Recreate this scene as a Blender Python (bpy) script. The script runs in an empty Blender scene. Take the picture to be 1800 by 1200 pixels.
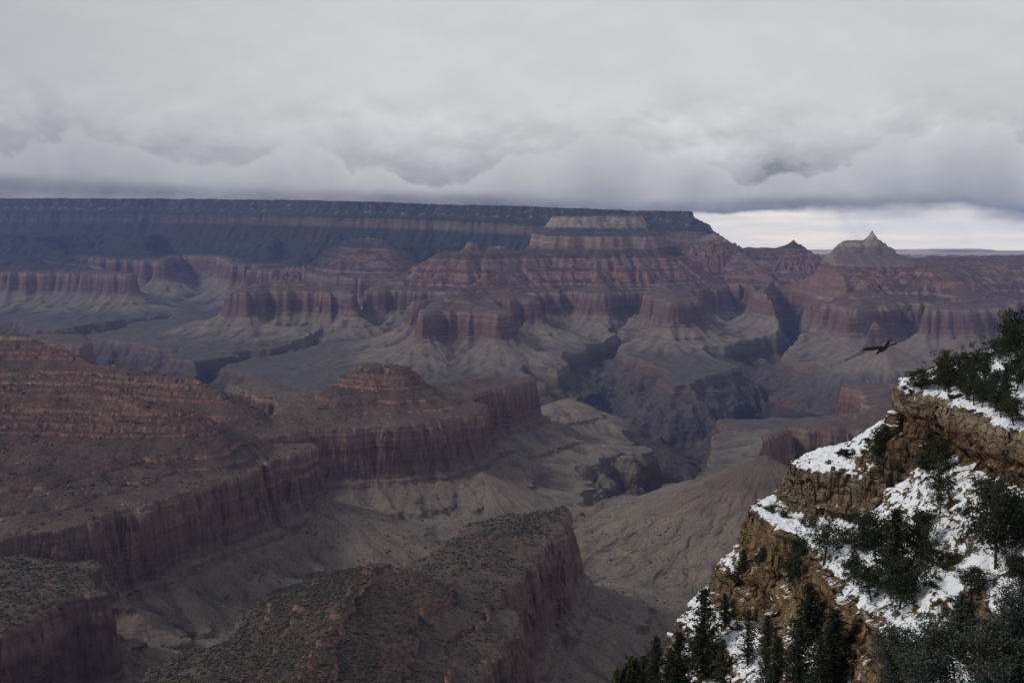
import bpy, bmesh, math, random
import numpy as np
from mathutils import Vector, Matrix, noise as mnoise

S = bpy.context.scene
C = S.collection
R = math.radians

# ---------------------------------------------------------------- camera
H = 2170.0
cam_data = bpy.data.cameras.new("camera")
cam = bpy.data.objects.new("camera", cam_data)
C.objects.link(cam)
cam.location = (0, 0, H)
cam.rotation_euler = (R(90 - 5.74), 0, 0)
cam_data.sensor_width = 36.0
cam_data.lens = 35.02
cam_data.clip_start = 1.0
cam_data.clip_end = 120000.0
S.camera = cam

# ---------------------------------------------------------------- exposure
S.view_settings.view_transform = 'Standard'
S.view_settings.look = 'None'
S.view_settings.exposure = 0.08
S.view_settings.gamma = 1.0
S.view_settings.use_curve_mapping = False
S.cycles.max_bounces = 5
S.cycles.diffuse_bounces = 2
S.cycles.volume_bounces = 1
S.cycles.transparent_max_bounces = 4

# ---------------------------------------------------------------- sun (veiled by overcast)
SUN_EL, SUN_AZ = R(42), R(258)          # azimuth clockwise from +Y
sd = bpy.data.lights.new("sun", 'SUN')
sd.energy = 1.9
sd.angle = R(11)
sd.color = (1.0, 0.95, 0.88)
sun = bpy.data.objects.new("sun", sd)
C.objects.link(sun)
sv = Vector((math.sin(SUN_AZ) * math.cos(SUN_EL), math.cos(SUN_AZ) * math.cos(SUN_EL), math.sin(SUN_EL)))
sun.rotation_euler = sv.to_track_quat('Z', 'Y').to_euler()
sun.location = (0, 0, H + 60)


# ---------------------------------------------------------------- node helper
class NT:
    def __init__(s, tree):
        s.t = tree
        s.n = tree.nodes
        s.n.clear()

    def add(s, typ, **kw):
        nd = s.n.new(typ)
        ins = kw.pop('ins', {})
        for k, v in kw.items():
            setattr(nd, k, v)
        for k, v in ins.items():
            s.put(nd.inputs[k], v)
        return nd

    def put(s, sock, v):
        if isinstance(v, bpy.types.NodeSocket):
            s.t.links.new(v, sock)
        elif isinstance(v, bpy.types.Node):
            s.t.links.new(v.outputs[0], sock)
        else:
            if sock.type == 'RGBA' and not isinstance(v, (int, float)) and len(v) == 3:
                v = (*v, 1)
            sock.default_value = v

    def math(s, op, a, b=0.0, c=0.0, clamp=False):
        nd = s.n.new('ShaderNodeMath')
        nd.operation = op
        nd.use_clamp = clamp
        s.put(nd.inputs[0], a)
        s.put(nd.inputs[1], b)
        s.put(nd.inputs[2], c)
        return nd.outputs[0]

    def mix(s, f, a, b, mode='MIX'):
        nd = s.n.new('ShaderNodeMix')
        nd.data_type = 'RGBA'
        nd.blend_type = mode
        s.put(nd.inputs[0], f)
        s.put(nd.inputs[6], a)
        s.put(nd.inputs[7], b)
        return nd.outputs[2]

    def ramp(s, f, stops, interp='LINEAR'):
        nd = s.n.new('ShaderNodeValToRGB')
        cr = nd.color_ramp
        cr.interpolation = interp
        while len(cr.elements) < len(stops):
            cr.elements.new(0.5)
        for e, (p, c) in zip(cr.elements, stops):
            e.position = p
            e.color = (c, c, c, 1) if isinstance(c, (int, float)) else (*c, 1)
        s.put(nd.inputs[0], f)
        return nd.outputs[0]

    def maprange(s, v, a, b, c=0.0, d=1.0, smooth=True):
        nd = s.n.new('ShaderNodeMapRange')
        nd.interpolation_type = 'SMOOTHSTEP' if smooth else 'LINEAR'
        s.put(nd.inputs[0], v)
        for i, x in enumerate((a, b, c, d)):
            s.put(nd.inputs[i + 1], x)
        return nd.outputs[0]

    def noise(s, vec, scale=1.0, detail=4.0, rough=0.55, dist=0.0):
        nd = s.n.new('ShaderNodeTexNoise')
        s.put(nd.inputs['Vector'], vec)
        nd.inputs['Scale'].default_value = scale
        nd.inputs['Detail'].default_value = detail
        nd.inputs['Roughness'].default_value = rough
        nd.inputs['Distortion'].default_value = dist
        return nd.outputs[0]

    def scalev(s, vec, sc):
        nd = s.n.new('ShaderNodeVectorMath')
        nd.operation = 'MULTIPLY'
        s.put(nd.inputs[0], vec)
        nd.inputs[1].default_value = sc
        return nd.outputs[0]

    def xyz(s, x, y, z):
        nd = s.n.new('ShaderNodeCombineXYZ')
        for i, v in enumerate((x, y, z)):
            s.put(nd.inputs[i], v)
        return nd.outputs[0]


# ---------------------------------------------------------------- world: overcast sky with a low cloud base
world = bpy.data.worlds.new("World")
S.world = world
world.use_nodes = True
t = NT(world.node_tree)
tc = t.add('ShaderNodeTexCoord')
sep = t.add('ShaderNodeSeparateXYZ', ins={0: tc.outputs['Generated']})
dx, dy, dz = sep.outputs
az = t.math('ARCTAN2', dx, dy)                                     # radians, 0 = along +Y
el = t.math('ARCSINE', dz)
sky = t.add('ShaderNodeTexSky', sky_type='NISHITA')
sky.sun_disc = False
sky.sun_elevation = SUN_EL
sky.sun_rotation = SUN_AZ
sky.altitude = 2100
pa = t.xyz(az, t.math('MULTIPLY', el, 1.7), 3.7)
n_big = t.noise(pa, 2.2, 3, 0.45)
n_lump = t.noise(pa, 9.5, 9, 0.58, 0.15)
pa_up = t.xyz(t.math('ADD', az, 0.006), t.math('MULTIPLY', t.math('ADD', el, 0.014), 1.7), 3.7)
n_lump_up = t.noise(pa_up, 9.5, 9, 0.58, 0.15)
n_fine = t.noise(t.xyz(az, t.math('MULTIPLY', el, 2.0), 9.1), 24.0, 6, 0.55)
# height of the cloud base over the horizon, as a function of bearing
azn = t.math('MULTIPLY_ADD', az, 0.78, 0.5)
base = t.ramp(azn, [(0.0, 0.50), (0.115, 0.46), (0.30, 0.40), (0.50, 0.34), (0.545, 0.30), (0.66, 0.275), (0.72, 0.31),
                    (0.77, 0.325), (0.83, 0.295), (0.87, 0.19), (1.0, 0.3)])
base = t.math('MULTIPLY', base, 0.1)
v = t.math('SUBTRACT', el, base)
v_flat = v
lf = t.maprange(v, 0.0, 0.04, 0.10, 1.0)
v = t.math('ADD', v, t.math('MULTIPLY', t.math('SUBTRACT', n_lump, 0.5), t.math('MULTIPLY', lf, 0.17)))
v = t.math('ADD', v, t.math('MULTIPLY', t.math('SUBTRACT', n_fine, 0.5), 0.012))
vv = t.math('MULTIPLY_ADD', v, 4.0, 0.2)          # v = -0.05 -> 0, v = 0.2 -> 1
cl = t.ramp(vv, [(0.0, (0.30, 0.31, 0.33)), (0.17, (0.28, 0.285, 0.30)), (0.205, (0.215, 0.222, 0.238)), (0.26, (0.37, 0.375, 0.385)), (0.38, (0.52, 0.53, 0.55)),
                 (0.52, (0.62, 0.625, 0.635)), (0.75, (0.59, 0.60, 0.615)), (1.0, (0.575, 0.585, 0.60))])
relief = t.math('MULTIPLY', t.math('SUBTRACT', n_lump, n_lump_up), t.maprange(el, 0.05, 0.15, 2.0, 0.15))
shade = t.math('ADD', t.math('SUBTRACT', 1.0, relief), t.math('MULTIPLY', t.math('SUBTRACT', n_big, 0.5), 0.18))
cl = t.mix(1.0, cl, t.xyz(shade, shade, shade), 'MULTIPLY')
bank = t.noise(t.xyz(az, t.math('MULTIPLY', el, 1.9), 21.0), 5.2, 9, 0.60, 0.35)
bankm = t.math('MULTIPLY', t.maprange(bank, 0.49, 0.60), t.math('MULTIPLY', t.maprange(el, 0.045, 0.07), t.maprange(el, 0.16, 0.09)))
cl = t.mix(t.math('MULTIPLY', bankm, 0.62), cl, (0.41, 0.415, 0.43))
bank2 = t.noise(t.xyz(az, t.math('MULTIPLY', el, 1.5), 33.0), 3.0, 8, 0.58, 0.3)
cl = t.mix(t.math('MULTIPLY', t.maprange(bank2, 0.45, 0.70), t.maprange(el, 0.12, 0.2, 0.26, 0.10)), cl, (0.46, 0.465, 0.48))
# heaps of low cloud with lit tops and grey undersides hugging the rim
heap_n = t.noise(t.xyz(az, 0.0, 50.0), 6.0, 3, 0.5)
heap_e = t.noise(t.xyz(az, t.math('MULTIPLY', el, 1.3), 57.0), 17.0, 8, 0.62, 0.4)
hq = t.math('SUBTRACT', t.math('MULTIPLY_ADD', t.math('SUBTRACT', heap_n, 0.36), 0.20, 0.055), el)
hq = t.math('ADD', hq, t.math('MULTIPLY', t.math('SUBTRACT', heap_e, 0.5), 0.060))
heap_c = t.ramp(t.math('MULTIPLY', hq, 13.0), [(0.0, (0.60, 0.605, 0.61)), (0.18, (0.55, 0.555, 0.565)), (0.5, (0.46, 0.465, 0.485)), (0.9, (0.35, 0.355, 0.37))])
heap_m = t.math('MULTIPLY', t.maprange(hq, -0.001, 0.007), t.maprange(v_flat, 0.006, 0.018))
cl = t.mix(t.math('MULTIPLY', heap_m, 0.72), cl, heap_c)
cl = t.mix(1.0, cl, (1.03, 1.025, 0.99), 'MULTIPLY')
# left side is gloomier, unseen cloud overhead is dimmed to darken the ground
side = t.maprange(az, -0.55, -0.1, 0.80, 1.0)
cl = t.mix(1.0, cl, t.xyz(side, side, t.math('MULTIPLY_ADD', side, 0.85, 0.15)), 'MULTIPLY')
zen = t.maprange(el, 0.24, 0.8, 1.0, 0.47)
cl = t.mix(1.0, cl, t.xyz(zen, zen, zen), 'MULTIPLY')
# bright gap under the cloud base towards the right
gap_streak = t.noise(t.xyz(t.math('MULTIPLY', az, 1.0), t.math('MULTIPLY', el, 14.0), 1.0), 9.0, 4, 0.5)
virga = t.noise(t.xyz(t.math('ADD', az, t.math('MULTIPLY', el, 0.6)), t.math('MULTIPLY', el, 0.25), 4.0), 16.0, 4, 0.5)
gapc = t.mix(t.maprange(gap_streak, 0.4, 0.7), (1.05, 1.01, 0.90), (1.32, 1.18, 0.95))
gapc = t.mix(t.maprange(virga, 0.5, 0.75, 0.0, 0.6), gapc, (0.62, 0.62, 0.62))
wide = t.maprange(az, 0.24, 0.36)
gapm = t.math('MULTIPLY', t.maprange(v, t.math('MULTIPLY_ADD', wide, -0.012, -0.0035), t.math('MULTIPLY_ADD', wide, 0.005, 0.0015), 1.0, 0.0), t.math('MULTIPLY', t.maprange(az, -0.02, 0.12), t.maprange(v_flat, 0.008, 0.003)))
nis = t.mix(0.06, t.scalev(gapc, (10, 10, 10)), sky.outputs[0])
col = t.mix(gapm, t.scalev(cl, (10, 10, 10)), nis)
bg = t.add('ShaderNodeBackground', ins={'Color': col, 'Strength': 0.1})
t.add('ShaderNodeOutputWorld', ins={'Surface': bg.outputs[0]})


# ---------------------------------------------------------------- numpy noise
def _hash(ix, iy, seed):
    h = (ix.astype(np.uint32) * np.uint32(374761393)) ^ (iy.astype(np.uint32) * np.uint32(668265263)) ^ np.uint32((seed * 2246822519) & 0xffffffff)
    h = (h ^ (h >> np.uint32(13))) * np.uint32(1274126177)
    return h ^ (h >> np.uint32(16))


_ga = np.linspace(0, 2 * np.pi, 256, endpoint=False)
_gx, _gy = np.cos(_ga).astype(np.float32), np.sin(_ga).astype(np.float32)


def perlin(x, y, seed=0):
    x0 = np.floor(x)
    y0 = np.floor(y)
    fx = (x - x0).astype(np.float32)
    fy = (y - y0).astype(np.float32)
    ix = x0.astype(np.int32)
    iy = y0.astype(np.int32)
    u = fx * fx * fx * (fx * (fx * 6 - 15) + 10)
    w = fy * fy * fy * (fy * (fy * 6 - 15) + 10)

    def g(a, b, ax, ay):
        k = _hash(ix + a, iy + b, seed) & np.uint32(255)
        return _gx[k] * ax + _gy[k] * ay
    n00 = g(0, 0, fx, fy)
    n10 = g(1, 0, fx - 1, fy)
    n01 = g(0, 1, fx, fy - 1)
    n11 = g(1, 1, fx - 1, fy - 1)
    a = n00 + (n10 - n00) * u
    b = n01 + (n11 - n01) * u
    return (a + (b - a) * w) * 1.5


def fbm(x, y, wl, octs, seed=0, gain=0.5, ridge=False):
    out = 0
    amp = 1.0
    tot = 0
    for o in range(octs):
        n = perlin(x / wl + 17.3 * o, y / wl - 9.1 * o, seed + o)
        if ridge:
            n = 1 - 2 * np.abs(n)
        out = out + n * amp
        tot += amp
        amp *= gain
        wl *= 0.48
    return out / tot


def smoothstep(a, b, x):
    q = np.clip((x - a) / (b - a), 0, 1)
    return q * q * (3 - 2 * q)


def blur(a, n, it=2):
    for ax in (0, 1):
        for _ in range(it):
            pad = [(0, 0), (0, 0)]
            pad[ax] = (n + 1, n)
            c = np.cumsum(np.pad(a, pad, mode='edge').astype(np.float64), axis=ax)
            m = a.shape[ax]
            if ax == 0:
                a = (c[2 * n + 1:2 * n + 1 + m] - c[:m]) / (2 * n + 1)
            else:
                a = (c[:, 2 * n + 1:2 * n + 1 + m] - c[:, :m]) / (2 * n + 1)
            a = a.astype(np.float32)
    return a


# ---------------------------------------------------------------- object helpers
def tag(o, label=None, cat=None, group=None, kind=None):
    for k, v in (('label', label), ('category', cat), ('group', group), ('kind', kind)):
        if v:
            o[k] = v
    return o


def mesh_np(name, co, faces, mat, parent=None, smooth=True, attrs=None, link=True):
    me = bpy.data.meshes.new(name)
    nf, k = faces.shape
    me.vertices.add(len(co))
    me.vertices.foreach_set('co', np.ascontiguousarray(co, np.float32).ravel())
    me.loops.add(nf * k)
    me.loops.foreach_set('vertex_index', np.ascontiguousarray(faces, np.int32).ravel())
    me.polygons.add(nf)
    me.polygons.foreach_set('loop_start', np.arange(0, nf * k, k, dtype=np.int32))
    me.polygons.foreach_set('use_smooth', np.full(nf, smooth, bool))
    for an, av in (attrs or {}).items():
        at = me.attributes.new(an, 'FLOAT', 'POINT')
        at.data.foreach_set('value', np.ascontiguousarray(av, np.float32).ravel())
    me.update(calc_edges=True)
    if mat:
        for m in (mat if isinstance(mat, (list, tuple)) else [mat]):
            me.materials.append(m)
    o = bpy.data.objects.new(name, me)
    if link:
        C.objects.link(o)
    if parent:
        o.parent = parent
    return o


def empty(name, loc):
    o = bpy.data.objects.new(name, None)
    C.objects.link(o)
    o.location = loc
    o.empty_display_size = 0.3
    return o


def new_mat(name):
    m = bpy.data.materials.new(name)
    m.use_nodes = True
    return m, NT(m.node_tree)


def finish(t, color, rough=0.95, normal=None, spec=0.15):
    b = t.add('ShaderNodeBsdfPrincipled', ins={'Base Color': color, 'Roughness': rough, 'Specular IOR Level': spec})
    if normal is not None:
        t.put(b.inputs['Normal'], normal)
    t.add('ShaderNodeOutputMaterial', ins={'Surface': b.outputs[0]})


# ---------------------------------------------------------------- canyon rock material
def rock_material():
    m, t = new_mat("canyon_rock")
    geo = t.add('ShaderNodeNewGeometry')
    pos = geo.outputs['Position']
    st = t.add('ShaderNodeAttribute', attribute_name='strat').outputs['Fac']
    veg = t.add('ShaderNodeAttribute', attribute_name='veg').outputs['Fac']
    flow = t.add('ShaderNodeAttribute', attribute_name='flow').outputs['Fac']
    nz = t.add('ShaderNodeSeparateXYZ', ins={0: geo.outputs['True Normal']}).outputs[2]
    sxyz = t.add('ShaderNodeSeparateXYZ', ins={0: pos}).outputs
    wob = t.noise(pos, 0.004, 4, 0.55)
    stj = t.math('ADD', st, t.math('MULTIPLY', t.math('SUBTRACT', wob, 0.5), 34.0))
    f = t.maprange(stj, 700, 2250, 0, 1, smooth=False)

    def q(z):
        return (z - 700) / 1550
    cliff = t.ramp(f, [(q(740), (.050, .043, .043)), (q(1060), (.065, .052, .050)), (q(1095), (.085, .060, .050)), (q(1148), (.120, .085, .066)),
                       (q(1190), (.150, .130, .100)), (q(1320), (.165, .142, .108)), (q(1350), (.150, .110, .090)), (q(1400), (.148, .097, .083)), (q(1470), (.155, .094, .079)),
                       (q(1530), (.205, .150, .125)), (q(1545), (.205, .138, .112)), (q(1600), (.198, .124, .101)), (q(1680), (.195, .122, .099)),
                       (q(1780), (.175, .112, .092)), (q(1870), (.150, .096, .080)), (q(1885), (.200, .150, .125)), (q(1985), (.235, .185, .155)),
                       (q(2000), (.170, .130, .100)), (q(2050), (.190, .150, .118)), (q(2065), (.270, .220, .170)), (q(2240), (.25, .21, .165))])
    talus = t.ramp(f, [(q(740), (.055, .047, .046)), (q(1080), (.080, .068, .060)), (q(1150), (.080, .073, .068)), (q(1205), (.100, .089, .080)), (q(1235), (.165, .141, .120)),
                       (q(1290), (.185, .155, .130)), (q(1350), (.178, .145, .122)), (q(1420), (.132, .100, .082)), (q(1530), (.125, .098, .083)), (q(1560), (.098, .074, .064)), (q(1640), (.092, .064, .054)),
                       (q(1780), (.092, .063, .053)), (q(1880), (.105, .072, .060)), (q(1900), (.170, .140, .120)), (q(1995), (.128, .110, .100)),
                       (q(2080), (.138, .116, .104)), (q(2240), (.090, .085, .075))])
    # thin beds: noise squeezed along the stratigraphic height
    bedv = t.xyz(t.math('MULTIPLY', sxyz[0], 0.0016), t.math('MULTIPLY', sxyz[1], 0.0016), t.math('MULTIPLY', stj, 0.075))
    bed = t.noise(bedv, 1.0, 5, 0.62)
    cliff = t.mix(1.0, cliff, t.ramp(bed, [(0.27, .48), (0.40, .90), (0.54, 1.05), (0.64, 1.35), (0.72, 1.8)]), 'MULTIPLY')
    caps = []
    for top in (1798, 1771, 1690, 1654, 1632):
        caps += [(q(top - 12), 0.0), (q(top - 7), 1.0), (q(top + 1), 1.0), (q(top + 4), 0.0)]
    stn = t.math('ADD', st, t.math('MULTIPLY', t.math('SUBTRACT', t.noise(pos, 0.012, 4), 0.5), 9.0))
    cap = t.ramp(t.maprange(stn, 700, 2250, 0, 1, smooth=False), caps)
    cap = t.math('MULTIPLY', cap, t.maprange(t.noise(pos, 0.010, 5, 0.6), 0.40, 0.52))
    # vertical stains down the cliffs
    stv = t.xyz(t.math('MULTIPLY', sxyz[0], 0.03), t.math('MULTIPLY', sxyz[1], 0.03), t.math('MULTIPLY', st, 0.0045))
    stain = t.math('MULTIPLY_ADD', t.noise(stv, 3.7, 3, 0.6), 0.4, t.math('MULTIPLY', t.noise(stv, 1.0, 5, 0.6), 0.6))
    stc = t.ramp(stain, [(0.34, (.42, .41, .42)), (0.46, (.92, .92, .92)), (0.54, (1.1, 1.04, 1.0)), (0.66, (1.5, 1.6, 1.6))])
    rw = t.math('MULTIPLY', t.maprange(st, 1320, 1400), t.maprange(st, 2080, 2000))
    cliff = t.mix(t.math('MULTIPLY', t.math('MULTIPLY_ADD', rw, 0.6, 0.25), t.maprange(sxyz[1], 4500, 9000, 1.0, 0.4)), cliff, t.mix(1.0, cliff, stc, 'MULTIPLY'))
    # talus: patchy, fine rubble, dots of scrub
    talus = t.mix(t.maprange(st, 1130, 1210, 0.4, 0.95), talus, t.mix(1.0, talus, t.ramp(t.maprange(flow, -2.0, 4.0, 0, 1, smooth=False), [(0.08, 1.34), (0.33, 1.0), (0.55, .62), (1.0, .40)]), 'MULTIPLY'))
    patch = t.noise(pos, 0.011, 6, 0.6)
    talus = t.mix(1.0, talus, t.ramp(patch, [(0.28, (.74, .76, .78)), (0.5, (1, 1, 1)), (0.72, (1.26, 1.20, 1.12))]), 'MULTIPLY')
    rub = t.noise(pos, 0.22, 5, 0.75)
    talus = t.mix(1.0, talus, t.ramp(rub, [(0.30, .42), (0.46, .95), (0.58, 1.15), (0.70, 2.3)]), 'MULTIPLY')
    vor = t.add('ShaderNodeTexVoronoi', ins={'Vector': pos, 'Scale': 0.10, 'Randomness': 1.0})
    dens = t.noise(pos, 0.006, 4, 0.6)
    dot = t.math('MULTIPLY', t.maprange(vor.outputs['Distance'], 0.16, 0.30, 1.0, 0.0),
                 t.maprange(dens, 0.42, 0.58))
    dot = t.math('MULTIPLY', dot, t.maprange(st, 1120, 1240, 0.25, 0.8))
    talus = t.mix(dot, talus, (.038, .038, .027))
    slope = t.math('ADD', nz, t.math('MULTIPLY', t.math('SUBTRACT', rub, 0.5), 0.22))
    sm = t.maprange(slope, 0.56, 0.76)
    col = t.mix(sm, cliff, talus)
    col = t.mix(t.math('MULTIPLY', cap, t.maprange(sxyz[1], 4500, 8000, 1.0, 0.4)), col, t.mix(t.maprange(rub, .4, .6), (.20, .13, .10), (.52, .40, .31)))
    # woodland on the high slopes and plateau, plus cloud shade painted on the far rim
    wood_shade = t.math('MULTIPLY', t.math('MULTIPLY', veg, t.maprange(nz, 0.3, 0.75, 0.5, 1.0)), t.maprange(t.noise(pos, 0.02, 5, 0.7), 0.24, 0.46))
    wood_shade = t.math('MINIMUM', wood_shade, 0.93)
    col = t.mix(wood_shade, col, (.030, .036, .030))
    # thin snow on the highest benches
    snow = t.math('MULTIPLY', t.maprange(st, 1985, 2090), t.maprange(t.noise(pos, 0.012, 7, 0.72), 0.51, 0.64))
    snow = t.math('MULTIPLY', snow, t.maprange(nz, 0.35, 0.8, 0.05, 0.42))
    snow = t.math('MULTIPLY', snow, t.maprange(sxyz[1], 5000, 8000))
    col = t.mix(snow, col, (.50, .53, .56))
    # a patch of bright red shale low in the gorge
    h1 = t.noise(pos, 0.0016, 2, 0.5)
    red = t.math('MULTIPLY', t.maprange(h1, 0.60, 0.66), t.math('MULTIPLY', t.maprange(st, 930, 980), t.maprange(st, 1090, 1060)))
    col = t.mix(t.math('MULTIPLY', red, 0.6), col, (.12, .050, .046))
    b0 = t.add('ShaderNodeBump', ins={'Strength': 0.8, 'Distance': 1.6, 'Height': rub})
    b1 = t.add('ShaderNodeBump', ins={'Strength': 0.9, 'Distance': 6.0, 'Height': t.noise(pos, 0.055, 7, 0.7), 'Normal': b0.outputs[0]})
    hcl = t.math('ADD', t.math('MULTIPLY', bed, 1.0), t.math('MULTIPLY', stain, 1.0))
    b2 = t.add('ShaderNodeBump', ins={'Strength': t.math('SUBTRACT', 1.0, sm), 'Distance': 9.0, 'Height': hcl, 'Normal': b1.outputs[0]})
    finish(t, col, 0.95, b2.outputs[0], 0.1)
    return m


M_ROCK = rock_material()

# ---------------------------------------------------------------- the canyon: strata profile and landform outlines (metres)
PU = [-4000, -300, -1, 0, 14, 28, 46, 62, 200, 206, 232, 250, 320, 398, 402, 412, 428, 432, 448, 453, 468, 473, 560, 563, 575, 579, 592, 597, 610, 614, 690, 694, 760, 763, 835, 848, 853, 885, 897, 915, 922, 955, 1010, 1060, 1064, 1150, 1375, 1700, 2100, 2800, 6000, 20000]
PZ = [2156, 2154, 2152, 2150, 2112, 2104, 2062, 2054, 1990, 1986, 1882, 1872, 1835, 1798, 1784, 1778, 1771, 1758, 1752, 1740, 1734, 1722, 1690, 1678, 1672, 1661, 1654, 1638, 1632, 1623, 1594, 1585, 1565, 1558, 1543, 1540, 1532, 1385, 1372, 1364, 1346, 1332, 1302, 1284, 1270, 1252, 1220, 1188, 1165, 1150, 1140, 1120]
PUW = [-4000, -1, 0, 46, 62, 200, 232, 320, 470, 500, 690, 700, 835, 850, 897, 955, 1060, 1375, 1700, 2100, 2800, 6000, 20000]
PZW = [2156, 2152, 2150, 2062, 2054, 1990, 1882, 1830, 1755, 1722, 1606, 1585, 1545, 1536, 1372, 1332, 1290, 1220, 1188, 1165, 1150, 1140, 1120]
CU = [-4000, -1, 0, 46, 62, 200, 232, 320, 400, 435, 473, 555, 605, 690, 760, 850, 955, 1375, 20000]          # smooth crest profile
CZ = [2156, 2152, 2150, 2062, 2054, 1990, 1882, 1835, 1795, 1756, 1722, 1692, 1640, 1590, 1562, 1538, 1480, 1206, 1120]
YT = [0, 4500, 6000, 8000, 9000, 10000, 11000, 12000, 13500, 16000, 24000]
OFT = [0, 0, 55, 130, 160, 190, 225, 270, 400, 480, 480]
KT = [1, 1, 1.02, 1.05, 1.07, 1.1, 1.14, 1.2, 1.25, 1.35, 1.35]
# name, level of the outline on the strata profile, highest level inside, inward steepness, outline
POLYS=[
('ridge_a',850,640,0.75,[[-1700, 1990], [-1106, 2100], [-918, 2195], [-922, 2255], [-857, 2450], [-735, 2690], [-615, 2985], [-640, 3060], [-831, 3115], [-930, 3250], [-1000, 3600], [-1150, 3900], [-1700, 4300], [-2800, 4300], [-2700, 2100]]),
('ridge_b',850,640,0.75,[[-856, 3130], [-647, 3285], [-391, 3380], [-209, 3445], [-178, 3490], [-200, 3620], [-267, 3920], [-119, 4130], [64, 4430], [95, 4560], [-200, 4480], [-420, 4300], [-789, 4020], [-1044, 4260], [-1180, 4500], [-1250, 4350], [-950, 3900], [-850, 3600], [-960, 3330]]),
('butte_b',562,556,1,[[-593, 3735], [-504, 3690], [-397, 3715], [-383, 3800], [-465, 3890], [-573, 3870]]),
('ridge_c',850,700,0.8,[[122, 2315], [112, 2185], [50, 2025], [34, 1910], [-19, 1785], [-31, 1640], [-38, 1515], [-41, 1385], [-60, 1250], [-100, 900], [-300, 500], [-700, 500], [-720, 900], [-620, 1250], [-480, 1500], [-330, 1750], [-213, 1815], [-170, 2005], [-89, 2165], [0, 2265]]),
('mesa_d',850,815,0.5,[[-823, 1545], [-806, 1625], [-759, 1755], [-800, 1900], [-1000, 1960], [-1500, 1800], [-1500, 1200], [-1000, 1300]]),
('ridge_e',850,700,0.6,[[791, 3115], [957, 3305], [1100, 3275], [1256, 3285], [2300, 2800], [2900, 2800], [2900, 4200], [2000, 4600], [1721, 4325], [1473, 4360], [1480, 4200], [1380, 3750], [930, 3345]]),
('mesa_w_cap',0,-60,1,[[426, 10400], [817, 10250], [1361, 10400], [1383, 10800], [615, 10800]]),
('mesa_w_mid',200,150,0.5,[[300, 9950], [561, 9850], [1004, 9800], [1408, 9900], [1618, 10300], [1489, 10900], [403, 10900]]),
('mesa_w_shelf',320,300,1,[[-734, 9700], [-378, 9500], [0, 9650], [333, 9750], [341, 10000], [-287, 10100], [-708, 9950]]),
('mesa_w_base',850,480,0.7,[[-1341, 9320], [-958, 9320], [-528, 9250], [-801, 8145], [-656, 8200], [-675, 7285], [-468, 7440], [-83, 7210], [-13, 7325], [-180, 8305], [192, 8410], [194, 8935], [521, 9120], [817, 8935], [1180, 9185], [1192, 8695], [1287, 8095], [1420, 8145], [1566, 8355], [1690, 9250], [2264, 10200], [2447, 10000], [2726, 10300], [2814, 11500], [-1332, 11700], [-1407, 10300]]),
('rim_n',0,-400,1,[[-16000, 17500], [-11000, 16300], [-8195, 16000], [-6701, 15700], [-5292, 15500], [-3739, 14600], [-2305, 13500], [-1052, 13200], [213, 12500], [923, 12200], [1793, 11800], [2006, 11300], [2060, 12000], [2500, 14000], [4500, 22500], [4500, 30000], [-16000, 30000]]),
('base_n',850,450,0.6,[[-16000, 14500], [-7341, 12900], [-6167, 12900], [-5812, 12500], [-5061, 12300], [-5847, 13700], [-5563, 13300], [-4550, 13000], [-4575, 13400], [-4538, 14500], [-3699, 13000], [-3556, 12700], [-2879, 12400], [-2790, 12900], [-2419, 12500], [-1963, 11500], [-1303, 10900], [-1145, 10700], [-1241, 11600], [0, 12000], [1878, 11000], [2500, 13000], [4500, 22000], [-16000, 22000]]),
('mesa_l1',850,600,0.7,[[-6907, 11900], [-5992, 11700], [-5301, 11600], [-4373, 11350], [-4383, 11600], [-5207, 12200], [-7284, 12800]]),
('butte_l5',850,650,0.7,[[-3167, 12100], [-2709, 11900], [-2263, 11800], [-2291, 12200], [-3201, 12500]]),
('mesa_l7',850,690,0.7,[[-2601, 9050], [-2407, 9000], [-2203, 9150], [-1757, 9080], [-1437, 9050], [-1476, 9400], [-2231, 9800], [-2676, 9500]]),
('temple_base',850,430,0.7,[[2708, 9885], [2589, 9120], [2547, 8145], [2565, 7690], [2590, 7520], [2950, 7815], [3220, 8045], [3328, 7995], [3173, 7565], [3424, 7480], [3764, 7605], [4273, 8305], [4201, 7730], [5500, 8300], [6500, 9500], [7000, 12000], [3653, 10700], [2902, 10200]]),
('temple_mid',430,405,1,[[2735, 8900], [2904, 8650], [3230, 8600], [3506, 8800], [3613, 9200], [2895, 9250]]),
('ridge_red',480,465,1,[[3930, 9500], [4234, 9300], [4814, 9400], [5759, 9200], [6698, 10700], [4476, 10700]]),
('spire',850,850,1,[[2433, 6650], [2468, 6610], [2536, 6650], [2577, 6780], [2508, 6800]]),
('outlier',850,800,0.7,[[-2667, 5750], [-2476, 5650], [-2439, 5700], [-2595, 6000], [-2916, 6100], [-2904, 5900]]),
('rim_s',0,-300,0.3,[[-14000, 2500], [-6000, 600], [-2500, 300], [-1000, 0], [-100, 10], [70, 150], [300, 100], [1500, 500], [3500, 900], [9000, 2500], [9000, -3000], [-14000, -3000]]),
]
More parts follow.
